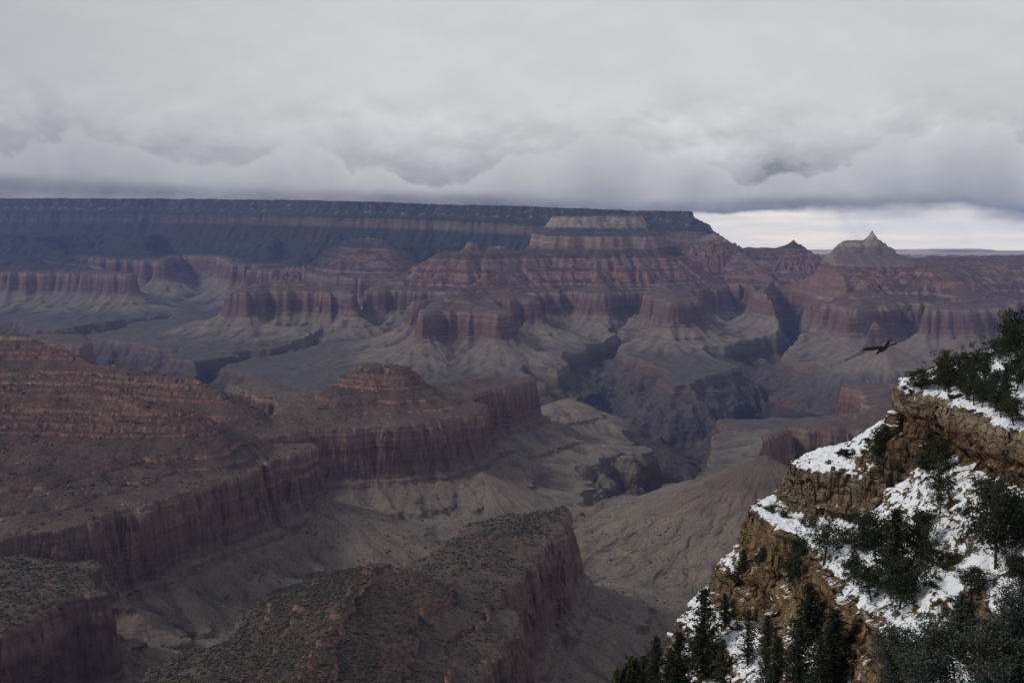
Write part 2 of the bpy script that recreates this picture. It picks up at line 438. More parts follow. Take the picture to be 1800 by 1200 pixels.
SKEL=[
('ridge_a',0.62,[[-2242, 3950, 1818], [-1924, 3900, 1809], [-1830, 3850, 1783], [-1575, 3700, 1717], [-1093, 3450, 1695], [-923, 3330, 1642]]),
('ridge_a',0.62,[[-1742, 3060, 1802], [-1574, 3040, 1794], [-1468, 3000, 1778], [-1196, 2880, 1730], [-971, 2800, 1703], [-864, 2900, 1651]]),
('butte_b',0.62,[[-580, 3760, 1672], [-496, 3780, 1692], [-418, 3780, 1681]]),
('butte_b',0.6,[[-637, 3680, 1608], [-340, 3800, 1590]]),
('ridge_b',0.5,[[-344, 3850, 1596], [-168, 4150, 1541]]),
('ridge_c',0.5,[[-243, 1590, 1646], [-213, 1590, 1644]]),
('ridge_c',0.55,[[-242, 1580, 1640], [-242, 1320, 1645], [-253, 1120, 1656], [-330, 800, 1740], [-350, 400, 1850]]),
('mesa_w',0.9,[[-390, 9800, 1943]]),
('mesa_w',0.9,[[-168, 9850, 1910], [-90, 9850, 1915]]),
('temple',0.58,[[2882, 9000, 1898], [3007, 9000, 1979], [3170, 9000, 1989], [3314, 9000, 1979], [3410, 9000, 1879]]),
('temple',1.5,[[3234, 9000, 2060]]),
('temple',0.9,[[3180, 9000, 1998], [3235, 9000, 2032], [3298, 9000, 1998]]),
('peak',0.62,[[2681, 11500, 1811], [3053, 11500, 1822], [3170, 11500, 1845]]),
('peak',0.8,[[3170, 11500, 1845], [3234, 11500, 1884], [3301, 11500, 1850], [3473, 11300, 1723]]),
('cape',0.8,[[1970, 11350, 2074], [2130, 11100, 1966], [2229, 11000, 1982], [2304, 10900, 1916], [2376, 10800, 1882], [2455, 10600, 1795], [2624, 10300, 1664], [2696, 10100, 1582]]),
('mesa_l1',0.5,[[-6944, 12200, 1664], [-6018, 12200, 1698], [-5808, 12150, 1680]]),
('butte_l5',0.6,[[-2537, 12150, 1714]]),
('mesa_l7',0.4,[[-2134, 9350, 1621], [-1947, 9350, 1621]]),
('temple_l8',0.6,[[-2011, 12000, 1863], [-1713, 11600, 1900], [-1489, 11500, 1895]]),
('pyramid',0.46,[[110, 4600, 1300], [230, 4880, 1335], [245, 5000, 1349], [303, 5000, 1369], [358, 5000, 1343], [440, 4920, 1290], [600, 4760, 1235]]),
('fan',0.3,[[791, 3115, 1335], [640, 3030, 1268], [480, 2950, 1212]]),
('fan',0.3,[[960, 3290, 1335], [900, 3120, 1262], [860, 2960, 1212]]),
('fan',0.3,[[1150, 3260, 1335], [1120, 3080, 1262], [1100, 2900, 1215]]),
('fan',0.3,[[118, 2190, 1335], [290, 2150, 1262], [470, 2110, 1208]]),
('fan',0.3,[[45, 1940, 1335], [230, 1890, 1258], [420, 1850, 1205]]),
('fan',0.3,[[-20, 1740, 1335], [150, 1680, 1262], [330, 1640, 1208]]),
('fan',0.3,[[125, 2320, 1335], [220, 2430, 1262], [330, 2540, 1210]]),
('fan',0.32,[[-400, 3370, 1335], [-385, 3250, 1270], [-350, 3120, 1220]]),
('fan',0.32,[[-210, 3440, 1335], [-120, 3320, 1268], [-30, 3200, 1212]]),
('fan',0.32,[[-620, 3270, 1335], [-590, 3160, 1275], [-560, 3080, 1235]]),
('fan',0.32,[[-300, 3400, 1335], [-250, 3270, 1265], [-210, 3160, 1218]]),
('fan',0.32,[[-600, 2990, 1330], [-480, 2960, 1262], [-390, 2920, 1222]]),
('fan',0.32,[[-740, 2680, 1330], [-610, 2620, 1262], [-500, 2580, 1216]]),
('fan',0.32,[[-850, 2440, 1330], [-730, 2380, 1265], [-640, 2330, 1216]]),
('fan',0.32,[[-670, 2840, 1330], [-550, 2790, 1262], [-450, 2750, 1218]]),
('fan',0.32,[[-900, 2240, 1330], [-780, 2180, 1270], [-690, 2120, 1220]]),
('fan',0.3,[[75, 4420, 1335], [250, 4330, 1262], [430, 4240, 1205]]),
('fan',0.3,[[-100, 4130, 1335], [90, 4020, 1262], [270, 3900, 1208]]),
('fan',0.3,[[-20, 4290, 1335], [160, 4190, 1262], [340, 4080, 1208]]),
('fan',0.3,[[-215, 3880, 1335], [-60, 3740, 1262], [90, 3600, 1212]]),
('fan',0.3,[[-2230, 9110, 1335], [-2200, 8860, 1245], [-2190, 8700, 1210]]),
('fan',0.3,[[-1790, 9060, 1335], [-1720, 8800, 1240], [-1690, 8650, 1205]]),
('fan',0.3,[[-2560, 9020, 1335], [-2600, 8750, 1240]]),
('fan',0.3,[[-590, 7330, 1335], [-560, 7100, 1240], [-540, 6900, 1200]]),
('fan',0.3,[[-240, 7270, 1335], [-180, 7050, 1240], [-150, 6850, 1200]]),
('fan',0.3,[[-20, 7300, 1335], [120, 7080, 1235]]),
('fan',0.32,[[1290, 8080, 1340], [1285, 7900, 1270], [1260, 7600, 1205]]),
('fan',0.3,[[1180, 8690, 1335], [1050, 8450, 1240]]),
('fan',0.3,[[190, 8400, 1335], [240, 8150, 1240]]),
('fan',0.3,[[2590, 7680, 1335], [2520, 7400, 1240], [2480, 7200, 1205]]),
('fan',0.3,[[3190, 7560, 1335], [3160, 7300, 1240], [3120, 7050, 1205]]),
('fan',0.3,[[2950, 7800, 1335], [2900, 7550, 1245]]),
('fan',0.3,[[2480, 6620, 1345], [2380, 6450, 1260], [2300, 6300, 1205]]),
('fan',0.3,[[-5050, 11520, 1335], [-4950, 11200, 1235]]),
('fan',0.3,[[-4400, 11370, 1335], [-4250, 11080, 1235]]),
('fan',0.3,[[-5700, 11650, 1335], [-5750, 11300, 1235]]),
('ridge_e',0.5,[[2600, 2000, 2050], [2000, 3000, 1760], [1800, 3700, 1640]]),
('red_knob',0.5,[[4448, 10600, 1736]]),
('knoll',0.4,[[-64, 7400, 1217]]),
('knoll',0.35,[[-805, 7000, 1223]]),
]
RIVERS=[
[[9000, 5200, 740, 520], [4000, 5800, 740, 520], [2400, 6150, 740, 560], [1500, 6000, 740, 560], [700, 5950, 740, 540], [-200, 5800, 740, 480], [-1200, 5850, 740, 460], [-1800, 6150, 740, 460], [-2550, 6950, 740, 460], [-3300, 7950, 740, 440], [-4400, 8900, 740, 420], [-5500, 10200, 740, 400], [-9000, 11500, 740, 400]],
[[1000, 6000, 740, 330], [794, 4630, 850, 190], [641, 4155, 930, 125], [509, 3965, 1000, 100], [310, 3655, 1090, 80], [199, 3395, 1150, 40]],
[[1500, 6100, 740, 420], [1850, 7000, 850, 330], [1887, 7630, 950, 260], [2431, 8465, 1050, 160], [2567, 9300, 1170, 50]],
[[-2550, 6950, 740, 360], [-2250, 7500, 950, 170], [-1750, 8250, 1090, 70], [-1600, 8700, 1170, 30]],
[[600, 6050, 740, 420], [750, 7000, 900, 260], [683, 8000, 1030, 170], [1052, 8400, 1090, 90], [876, 8800, 1170, 30]],
[[-4400, 8900, 740, 420], [-4169, 9900, 950, 230], [-3824, 10500, 1080, 110], [-3756, 11000, 1170, 40]],
[[700, 6050, 740, 420], [400, 6310, 1000, 200], [234, 6780, 1110, 80]],
]
BIG_ROCKS=[(-928, 2325, 4.5, 'large orange-tinted boulder alone on the slope above the left cliff'), (-887, 2295, 3.0, 'smaller boulder just below the large orange-tinted one'), (-941, 2800, 3.2, 'pale boulder high on the debris slope of the left ridge'), (-920, 2945, 2.6, 'small pale boulder near the end of the left ridge ledges')]
PINS=[[3234, 9000, 2272, 2.6], [3261, 9000, 2231, 2.2], [2229, 11000, 2276, 1.1], [3234, 11500, 2196, 1.6], [3164, 11500, 2144, 1.2], [3314, 11500, 2144, 1.2], [-401, 9800, 2170, 1.5], [-356, 9800, 2153, 1.5], [-168, 9850, 2131, 2.0], [-95, 9850, 2137, 2.2], [-2537, 12150, 2039, 1.5], [303, 5000, 1386, 0.95], [797, 3085, 1505, 0.8], [995, 3230, 1426, 0.8], [-104, 3440, 1366, 0.75], [-653, 7350, 1503, 0.85], [-83, 7200, 1463, 0.85], [1445, 8000, 1421, 0.9], [2474, 6560, 1511, 1.0], [-4586, 11300, 1515, 0.9], [-2317, 8950, 1466, 0.85], [-1538, 8950, 1476, 0.85], [-587, 2960, 1408, 0.75], [-852, 2420, 1377, 0.75], [2538, 7500, 1481, 0.9], [3354, 7400, 1469, 0.9]]



def poly_sd(x, y, pts):
    d2 = np.full(x.shape, 1e18, np.float32)
    inside = np.zeros(x.shape, bool)
    n = len(pts)
    for i in range(n):
        x0, y0 = pts[i]
        x1, y1 = pts[(i + 1) % n]
        ex, ey = x1 - x0, y1 - y0
        wx, wy = x - x0, y - y0
        h = np.clip((wx * ex + wy * ey) / (ex * ex + ey * ey + 1e-6), 0, 1)
        d2 = np.minimum(d2, (wx - ex * h) ** 2 + (wy - ey * h) ** 2)
        if y0 != y1:
            c = ((y0 > y) != (y1 > y)) & (x < ex * (y - y0) / ey + x0)
            inside ^= c
    d = np.sqrt(d2)
    return np.where(inside, -d, d)


def line_eval(x, y, pts, sl):
    best = np.full(x.shape, -1e9, np.float32)
    if len(pts) == 1:
        return pts[0][2] - sl * np.hypot(x - pts[0][0], y - pts[0][1])
    for (x0, y0, s0), (x1, y1, s1) in zip(pts[:-1], pts[1:]):
        ex, ey = x1 - x0, y1 - y0
        h = np.clip(((x - x0) * ex + (y - y0) * ey) / (ex * ex + ey * ey), 0, 1)
        d = np.hypot(x - x0 - ex * h, y - y0 - ey * h)
        best = np.maximum(best, s0 + (s1 - s0) * h - sl * d)
    return best


def river_eval(x, y, pts):
    """lowest gorge wall elevation over the segments"""
    best = np.full(x.shape, 1e9, np.float32)
    for (x0, y0, f0, w0), (x1, y1, f1, w1) in zip(pts[:-1], pts[1:]):
        ex, ey = x1 - x0, y1 - y0
        h = np.clip(((x - x0) * ex + (y - y0) * ey) / (ex * ex + ey * ey), 0, 1)
        d = np.hypot(x - x0 - ex * h, y - y0 - ey * h)
        fl = f0 + (f1 - f0) * h
        q = d / (w0 + (w1 - w0) * h)
        q1 = np.clip(q / 0.93, 0, 1)
        g = fl + (np.maximum(1085 - fl, 0)) * q1 ** 0.85
        g = np.where(q > 0.93, np.maximum(g, 1085) + (q - 0.93) / 0.07 * 65, g)
        g = np.where(q > 1.0, np.maximum(fl, 1150) + (d - d / q) * 2.5, g)
        best = np.minimum(best, g)
    return best


R0, R1, TH = 620.0, 21000.0, 0.60
CD = 0.004


class Polar:
    """log-polar survey grid: cells are square, and shrink towards the viewpoint"""

    def __init__(s, dth, th=TH, r0=R0, r1=R1):
        s.d = dth
        s.th0 = -th
        s.l0 = math.log(r0)
        s.nt = int(round(2 * th / dth)) + 1
        s.nr = int(round((math.log(r1) - s.l0) / dth)) + 1
        s.th = s.th0 + np.arange(s.nt) * dth
        s.lr = s.l0 + np.arange(s.nr) * dth
        r = np.exp(s.lr)[:, None]
        s.r = r.astype(np.float32)
        s.x = (r * np.sin(s.th)[None, :]).astype(np.float32)
        s.y = (r * np.cos(s.th)[None, :]).astype(np.float32)

    def idx(s, x, y):
        i = (np.log(np.hypot(x, y)) - s.l0) / s.d
        j = (np.arctan2(x, y) - s.th0) / s.d
        return np.clip(i, 0, s.nr - 1.001).astype(np.float32), np.clip(j, 0, s.nt - 1.001).astype(np.float32)

    def sample(s, a, x, y):
        i, j = s.idx(x, y)
        return bil(a, i, j)


def bil(a, i, j):
    i0 = i.astype(np.int32)
    j0 = j.astype(np.int32)
    fi = (i - i0).astype(np.float32)
    fj = (j - j0).astype(np.float32)
    a00 = a[i0, j0]
    a10 = a[i0 + 1, j0]
    a01 = a[i0, j0 + 1]
    a11 = a[i0 + 1, j0 + 1]
    p = a00 + (a10 - a00) * fi
    return p + (a01 + (a11 - a01) * fi - p) * fj


def prof(u):
    return np.interp(u, PU, PZ).astype(np.float32)


def prof_worn(u):
    """the same strata with most thin ledges buried under talus"""
    return np.interp(u, PUW, PZW).astype(np.float32)


# --- coarse fields: profile distance of the whole landscape, the landform each spot belongs to, and the gorge
G0 = Polar(CD, TH + 0.08, 450, 25000)
NAMES = []
SK0 = np.zeros(G0.x.shape, np.float32)          # 1 where a hand-shaped crest rules
U0 = np.full(G0.x.shape, 9000, np.float32)
ID0 = np.zeros(G0.x.shape, np.int16)
for nm, lev, top, kin, pts in POLYS:
    sdv = poly_sd(G0.x, G0.y, pts)
    uu = np.maximum(lev + np.where(sdv < 0, sdv * kin, sdv), top)
    NAMES.append(nm)
    b = uu < U0
    U0[b] = uu[b]
    ID0[b] = len(NAMES)
for nm, sl, pts in SKEL:
    sz = line_eval(G0.x, G0.y, pts, sl)
    lowly = max(p_[2] for p_ in pts) < 1450        # spurs of rubble below the great cliff
    uu = (np.interp(-sz, [-1372, -1332, -1302, -1252, -1220, -1188, -1165], [938, 955, 1010, 1150, 1375, 1700, 2100]) if lowly else np.interp(-sz, [-z for z in CZ], CU)).astype(np.float32)
    uu = np.where(sz < (1168 if lowly else 1200), 9000, uu)
    NAMES.append(nm)
    b = uu < U0
    U0[b] = uu[b]
    ID0[b] = len(NAMES)
    SK0[b] = (sz[b] > 1560)
GZ0 = np.full(G0.x.shape, 1e6, np.float32)
for pts in RIVERS:
    GZ0 = np.minimum(GZ0, river_eval(G0.x, G0.y, pts))
GZ0 = np.minimum(GZ0, 2600)


def fields(x, y, erode):
    """profile distance u and gorge level at points"""
    near = np.clip(np.hypot(x, y) / 8000, 0.22, 1.0).astype(np.float32)
    wx = fbm(x, y, 760, 4, 11, 0.52) * 105 * near + fbm(x, y, 150, 3, 15, 0.55) * 26
    wy = fbm(x, y, 760, 4, 31, 0.52) * 105 * near + fbm(x, y, 150, 3, 35, 0.55) * 26
    u = G0.sample(U0, x + wx, y + wy)
    wx2 = fbm(x, y, 900, 5, 51, 0.58) * 330
    wy2 = fbm(x, y, 900, 5, 71, 0.58) * 330
    gz = G0.sample(GZ0, x + wx2, y + wy2)
    # alcoves and buttresses
    rg = fbm(x, y, 210, 3, 91, 0.5, ridge=True)
    sk = G0.sample(SK0, x + wx, y + wy)
    u = u + (0.25 - rg) * 34 * np.where(y > 9000, smoothstep(-60, 10, u), smoothstep(-50, 300, u)) * (1 - 0.8 * sk) + erode
    gz = gz + (fbm(x, y, 420, 5, 95, 0.55, ridge=True) - 0.15) * 120 * smoothstep(1250, 900, gz)
    return u, gz, sk


def height(x, y, u, gz):
    w = smoothstep(-0.25, 0.30, fbm(x, y, 520, 3, 401)) * (0.25 + 0.6 * smoothstep(4500, 7000, y))
    st = np.minimum(prof(u) * (1 - w) + prof_worn(u) * w, gz)
    yy = np.minimum(y, np.interp(x, [-8000, -5300, -3700, -2300, 200, 2000, 2600], [16000, 15500, 14600, 13500, 12500, 11600, 11400]))
    z = 1540 + np.interp(yy, YT, OFT) + (st - 1540) * np.interp(yy, YT, KT)
    return st, z.astype(np.float32)


# --- drainage: run water over the landscape and let it cut back into the strata
G1 = Polar(0.002)
er = np.zeros(G1.x.shape, np.float32)
u1, gz1, sk1 = fields(G1.x, G1.y, 0)
nr, nt = G1.x.shape
lin = np.arange(nr * nt, dtype=np.int32).reshape(nr, nt)
for itn, cut in enumerate((16, 14, 12)):
    st1, z1 = height(G1.x, G1.y, u1 + er, gz1)
    # smooth pseudo surface for routing so that water follows the slopes
    zr = z1 + fbm(G1.x, G1.y, 55, 2, 200 + itn) * 4 + np.random.default_rng(itn).random(z1.shape, np.float32) * 0.12 * G1.r * G1.d
    best = np.zeros(z1.shape, np.float32)
    ptr = lin.copy()
    for di in (-1, 0, 1):
        for dj in (-1, 0, 1):
            if di == 0 and dj == 0:
                continue
            sl = (slice(max(0, -di), nr - max(0, di)), slice(max(0, -dj), nt - max(0, dj)))
            sn = (slice(max(0, di), nr + min(0, di)), slice(max(0, dj), nt + min(0, dj)))
            drop = (zr[sl] - zr[sn]) / math.hypot(di, dj)
            bb = best[sl]
            k = drop > bb
            bb[k] = drop[k]
            pp = ptr[sl]
            pp[k] = lin[sn][k]
    p = ptr.ravel().copy()
    acc = np.broadcast_to((G1.r * G1.d) ** 2, z1.shape).astype(np.float64).ravel().copy()
    root = p == lin.ravel()
    pj = p.copy()
    for _ in range(10):
        mv = pj != lin.ravel()
        add = np.bincount(pj[mv], weights=acc[mv], minlength=acc.size)
        # doubling: every cell passes its sum to the cell 2^k steps below
        acc = acc + add
        pj = np.where(pj == pj[pj], pj, pj[pj])
        pj[root] = lin.ravel()[root]
    A = acc.reshape(z1.shape)
    cutv = np.clip(np.log2(1 + A / (240.0 * G1.r * G1.d)), 0, 9).astype(np.float32)
    soft = 0.5 * blur(cutv, 1, 1) + 0.8 * blur(cutv, 3, 2) + 0.8 * blur(cutv, 8, 2)
    soft -= blur(cutv, 24, 2) * 1.6
    sc = np.clip(G1.r / 3500, 0.45, 2.2)
    msk = smoothstep(120, 420, u1) * smoothstep(2900, 1900, u1) * (1 - 0.7 * sk1) * (0.25 + 0.9 * np.maximum(smoothstep(930, 1200, u1), 0.55 * smoothstep(5000, 8500, G1.y)))
    er = er + soft * cut * 1.5 * sc * msk
    flow = soft
    gz1 = gz1 - np.clip(soft, 0, 4) * 7 * smoothstep(1140, 1040, gz1)
fx = smoothstep(5200, 8000, G1.y)
er = np.clip(er, -8 - np.maximum(u1 - 1000, 0) * 0.5, np.interp(u1, [0, 935, 1250], [10, 12, 230]) + 60 * fx)
er = np.maximum(er, -150).astype(np.float32)
gd1 = gz1

# --- final surface on a fine grid
G2 = Polar(0.001)
i2 = np.clip((G2.lr - G1.l0) / G1.d, 0, nr - 1.001)[:, None] + np.zeros((1, G2.nt))
j2 = np.clip((G2.th - G1.th0) / G1.d, 0, nt - 1.001)[None, :] + np.zeros((G2.nr, 1))
e2 = bil(er, i2, j2)
f2 = bil(flow, i2, j2)
u2 = bil(u1, i2, j2) + e2
g2 = bil(gd1, i2, j2)
fine = fbm(G2.x, G2.y, 44, 3, 301, 0.55)
bare = smoothstep(-0.25, 0.35, fbm(G2.x, G2.y, 420, 2, 365))
u2 = u2 + fine * 9 * smoothstep(150, 500, u2) + fbm(G2.x, G2.y, 95, 2, 311, ridge=True) * 6 + fbm(G2.x, G2.y, 17, 2, 341) * 5 * smoothstep(6500, 3500, G2.y)
fiss = np.maximum(fbm(G2.x, G2.y, 85, 3, 361, 0.6, ridge=True) - 0.42, 0) * 27 * bare + np.maximum(fbm(G2.x, G2.y, 30, 2, 371, 0.5, ridge=True) - 0.5, 0) * 16 * (1 - bare * 0.6)
u2 = u2 + fiss * smoothstep(825, 860, u2) * smoothstep(930, 890, u2) + fiss * 0.5 * smoothstep(395, 410, u2) * smoothstep(700, 640, u2)
st2, z2 = height(G2.x, G2.y, u2, g2)
z2 = z2 + fine * 2.2 + fbm(G2.x, G2.y, 15, 2, 321) * 2.0 + fbm(G2.x, G2.y, 330, 3, 411) * 16 * smoothstep(11000, 12000, G2.y) * smoothstep(60, -40, u2) + np.abs(fbm(G2.x, G2.y, 40, 2, 415)) * 14 * smoothstep(11000, 12000, G2.y) * smoothstep(10, -10, u2) + fbm(G2.x, G2.y, 260, 3, 331) * 9 * smoothstep(1000, 1500, u2)
rough = 1 + 0.35 * fbm(G2.x, G2.y, 60, 3, 351) + 0.25 * fbm(G2.x, G2.y, 22, 2, 355, ridge=True)
for px_, py_, pz_, sl_ in PINS:                      # slim summits
    dd = np.hypot(G2.x - px_, G2.y - py_)
    low_ = pz_ < 1700                                # cones of rubble reach far, summits are slim
    k = dd < (750 if low_ else 400)
    pk = pz_ - sl_ * dd[k] ** 0.9 * ((1 + 0.13 * fbm(np.arctan2(G2.x[k] - px_, G2.y[k] - py_) * 4 + 0.25 * perlin(G2.x[k] / 60, G2.y[k] / 60, 9), dd[k] / 420 + px_, 1.0, 4, 353, 0.6, ridge=True)) if low_ else rough[k])
    zk, sk_ = z2[k], st2[k]
    up = pk > zk
    sk_[up] += (pk - zk)[up] * (0.85 if low_ else 0.25)
    zk[up] = pk[up]
    z2[k], st2[k] = zk, sk_
id2 = ID0[np.clip((np.log(np.hypot(G2.x, G2.y)) - G0.l0) / CD + .5, 0, G0.nr - 1).astype(int), np.clip((np.arctan2(G2.x, G2.y) - G0.th0) / CD + .5, 0, G0.nt - 1).astype(int)]
# beds jut out of the near cliffs: push steep faces in and out by their level in the strata
gr_, gt_ = np.gradient(z2, axis=0) / (G2.r * G2.d), np.gradient(z2, axis=1) / (G2.r * G2.d)
gm = np.hypot(gr_, gt_) + 1e-6
stp = smoothstep(0.9, 1.8, gm) * smoothstep(9000, 6000, G2.r)
bedn = fbm(st2 + 6 * fbm(G2.x, G2.y, 300, 2, 381), (G2.x + G2.y) * 0.10, 26, 3, 385, 0.6) * 11 + fbm(G2.x * 1.3, G2.y * 1.3 + st2 * 2.0, 22, 2, 391) * 4
outw = (bedn * stp).astype(np.float32)
nr_, nt_ = blur((-gr_ / gm).astype(np.float32), 2, 1), blur((-gt_ / gm).astype(np.float32), 2, 1)
s_, c_ = np.sin(G2.th)[None, :].astype(np.float32), np.cos(G2.th)[None, :].astype(np.float32)
VX = G2.x + outw * (nr_ * s_ + nt_ * c_)
VY = G2.y + outw * (nr_ * c_ - nt_ * s_)
VZ, VS, VU, VG, VI = z2, st2, u2, g2, id2
tm = np.isin(id2, [i + 1 for i, n in enumerate(NAMES) if n.startswith('temple') and n not in ('temple_base', 'temple_l8')])
VS = np.where(tm, VS + 118 * smoothstep(1735, 1790, VS), VS)      # the pale beds lie lower in the pointed peak
NROW = G2.nr
co = np.stack([VX, VY, VZ], -1).reshape(-1, 3)
lin2 = np.arange(NROW * G2.nt, dtype=np.int32).reshape(NROW, G2.nt)
quads = np.stack([lin2[:-1, :-1], lin2[:-1, 1:], lin2[1:, 1:], lin2[1:, :-1]], -1).reshape(-1, 4)
vegv_shade = np.clip(smoothstep(4, -10, VU) * 0.95 + smoothstep(10950, 11300, VY) * smoothstep(-20, 0, VU) * (smoothstep(205, 195, VU) * 1.9 + smoothstep(195, 205, VU) * smoothstep(240, 225, VU) * (0.75 + 0.6 * smoothstep(-1500, -4000, VX) + 0.8 * smoothstep(0, 900, VX))) + smoothstep(11000, 12500, VY) * smoothstep(228, 240, VU) * smoothstep(820, 700, VU) * 1.5 + smoothstep(215, 330, VU) * smoothstep(420, 330, VU) * 0.45 + smoothstep(60, 90, VU) * smoothstep(212, 190, VU) * 0.75, 0, 2)  # woods, thickened on the far rim to put cloud shade into its colour
vegv_shade = np.where(tm, vegv_shade * 0.15, vegv_shade).ravel()
FORMS = {   # landform -> (object name, label)
    'ridge_a': ('ridge', 'dark red stepped ridge at left with pale ledges above a long sheer cliff'),
    'ridge_b': ('ridge', 'red ridge with a small stepped butte on its crest in the middle distance'),
    'ridge_c': ('ridge', 'scrub-covered red ridge with a sheer cliff along its right flank, bottom centre'),
    'mesa_d': ('mesa', 'small flat red mesa topped with dark scrub in the bottom left corner'),
    'ridge_e': ('ridge', 'banded red cliff ridge emerging behind the snowy rocks'),
    'mesa_w': ('mesa', 'broad flat-topped mesa with pale upper cliffs above red terraces'),
    'rim_n': ('plateau', 'high wooded plateau rim in blue shade below the cloud base'),
    'mesa_l1': ('mesa', 'blue-grey mesa with a domed top at the far left edge'),
    'butte_l5': ('butte', 'distant red butte with a small pinnacle on its terrace'),
    'mesa_l7': ('mesa', 'long low red cliff mesa between the left mesa and the flat-topped mesa'),
    'temple': ('butte', 'pointed pale pyramid peak with a thin spire on red terraces'),
    'spire': ('rock_spire', 'lone reddish rock pillar on a grey cone near the flying bird'),
    'outlier': ('butte', 'small pinkish butte end peeping out behind the left ridge'),
    'peak': ('peak', 'dark blue peak with a rounded knob left of the pointed pyramid'),
    'ridge_red': ('ridge', 'long level dark red ridge right of the pointed pyramid'),
    'pyramid': ('hill', 'grey pyramid shaped hill beside the inner gorge'),
}


def form_of(nm):
    for k, v in (('butte_b', 'ridge_b'), ('mesa_w', 'mesa_w'), ('base_n', 'rim_n'), ('cape', 'rim_n'), ('temple_l8', 'rim_n'), ('temple', 'temple'), ('red_knob', 'ridge_red')):
        if nm.startswith(k):
            return v
    return nm if nm in FORMS else None


FORM_KEYS = list(FORMS)
lut = np.array([-1] + [FORM_KEYS.index(form_of(n)) if form_of(n) else -1 for n in NAMES])
fform = lut[VI[:-1, :-1]]
fform = np.where((VU[:-1, :-1] > 1120) | (VG[:-1, :-1] < 1145), -1, fform).ravel()
# one shading normal field over all pieces, so that no seam shows
e1 = np.gradient(np.stack([VX, VY, VZ], -1), axis=1)
e0 = np.gradient(np.stack([VX, VY, VZ], -1), axis=0)
nrm = np.cross(e1, e0).reshape(-1, 3)
nrm /= np.linalg.norm(nrm, axis=1, keepdims=True) + 1e-9
TERR = []
for k in range(-1, len(FORM_KEYS)):
    q = quads[fform == k]
    if len(q) < 200:
        continue
    used, inv = np.unique(q, return_inverse=True)
    nm, lab = FORMS[FORM_KEYS[k]] if k >= 0 else ('canyon_floor', 'grey-brown canyon floor with talus slopes, benches and the dark inner gorge')
    o = mesh_np(nm, co[used], inv.reshape(-1, 4), M_ROCK, attrs={'strat': VS.ravel()[used], 'veg': vegv_shade[used], 'flow': f2.ravel()[used]})
    o.data.normals_split_custom_set_from_vertices(nrm[used])
    tag(o, lab, kind='structure')
    TERR.append(o)


def ground_z(x, y):
    """height of the canyon surface under points (nearest fine sample)"""
    i, j = G2.idx(np.asarray(x, np.float32), np.asarray(y, np.float32))
    return bil(z2, i, j)


# ---------------------------------------------------------------- far desert beyond the canyon
def desert_material():
    m, t = new_mat("desert_ground")
    geo = t.add('ShaderNodeNewGeometry')
    pos = geo.outputs['Position']
    nz = t.add('ShaderNodeSeparateXYZ', ins={0: geo.outputs['True Normal']}).outputs[2]
    n = t.noise(t.scalev(pos, (0.00012, 0.00035, 0.0)), 1.0, 5, 0.55)
    c = t.ramp(n, [(0.36, (.16, .16, .17)), (0.44, (.26, .24, .23)), (0.52, (.50, .38, .32)), (0.60, (.72, .64, .56)), (0.68, (.42, .31, .27))])
    cl = t.ramp(t.noise(t.scalev(pos, (0.004, 0.004, 0.02)), 1.0, 4, 0.6), [(0.3, (.10, .075, .068)), (0.6, (.17, .125, .108))])
    c = t.mix(t.maprange(nz, 0.75, 0.95), cl, c)
    finish(t, c)
    return m


def far_desert():
    xs = np.linspace(0, 31000, 420)
    ys = np.concatenate([np.linspace(18200, 21500, 120), np.geomspace(21600, 32500, 160)])
    X, Y = np.meshgrid(xs, ys)
    X = X.astype(np.float32)
    Y = Y.astype(np.float32)
    edge = 20000 + fbm(X, Y * 0.3, 2600, 4, 501) * 900 + fbm(X, Y, 300, 2, 505) * 120
    q = Y - edge
    Z = np.interp(q, [-1500, -500, -420, -150, -60, 0, 400, 3000, 12000], [1250, 1480, 1560, 1640, 1850, 1905, 1908, 1882, 1866])
    far = smoothstep(2500, 7000, q)
    bump = np.maximum(fbm(X, Y, 5200, 3, 511, 0.5) - 0.12, 0)
    Z = Z + np.minimum(bump * 500, 60) * far
    Z = Z + fbm(X, Y, 900, 3, 521) * 6
    n = np.arange(X.size).reshape(X.shape)
    q4 = np.stack([n[:-1, :-1], n[:-1, 1:], n[1:, 1:], n[1:, :-1]], -1).reshape(-1, 4)
    o = mesh_np('desert_plain', np.stack([X, Y, Z], -1).reshape(-1, 3), q4, desert_material())
    tag(o, 'pale pink and grey desert plain at the horizon behind a level cliff line', kind='structure')


far_desert()

# ---------------------------------------------------------------- snowy limestone spur close by on the right
RIMS = [
    ([(67, 172), (68.5, 160), (68, 152), (67, 140), (67, 131), (66, 110), (62, 90), (52, 65), (35, 40), (10, 20), (-30, 9), (-200, 0), (-200, -120), (320, -120), (320, 240), (130, 207), (86, 191), (71, 181)], 2144.7, 2136.3),
    ([(51, 181), (51.5, 177.5), (58, 172), (65, 166), (65, 150), (61, 138), (56.5, 124), (54.5, 112), (54, 98), (50, 82), (42, 60), (28, 38), (6, 25), (-30, 15), (-210, 6), (-210, -130), (340, -130), (340, 260), (130, 216), (80, 199), (56, 188)], 2128.9, 2121.0),
    ([(44.5, 183), (46, 173), (48.8, 164), (47.4, 157), (48.6, 143), (47, 128), (45, 112), (41, 92), (34, 66), (22, 44), (2, 31), (-30, 21), (-220, 12), (-220, -140), (360, -140), (360, 280), (130, 224), (76, 206), (50, 191)], 2120.2, 2111.0),
    ([(39.4, 184), (41.5, 176), (44.6, 170), (45, 160), (42, 146), (39, 128), (37, 110), (33, 92), (26, 68), (14, 50), (-4, 38), (-30, 28), (-230, 18), (-230, -150), (380, -150), (380, 300), (130, 233), (72, 214), (44, 195)], 2108.2, 2101.5),
]


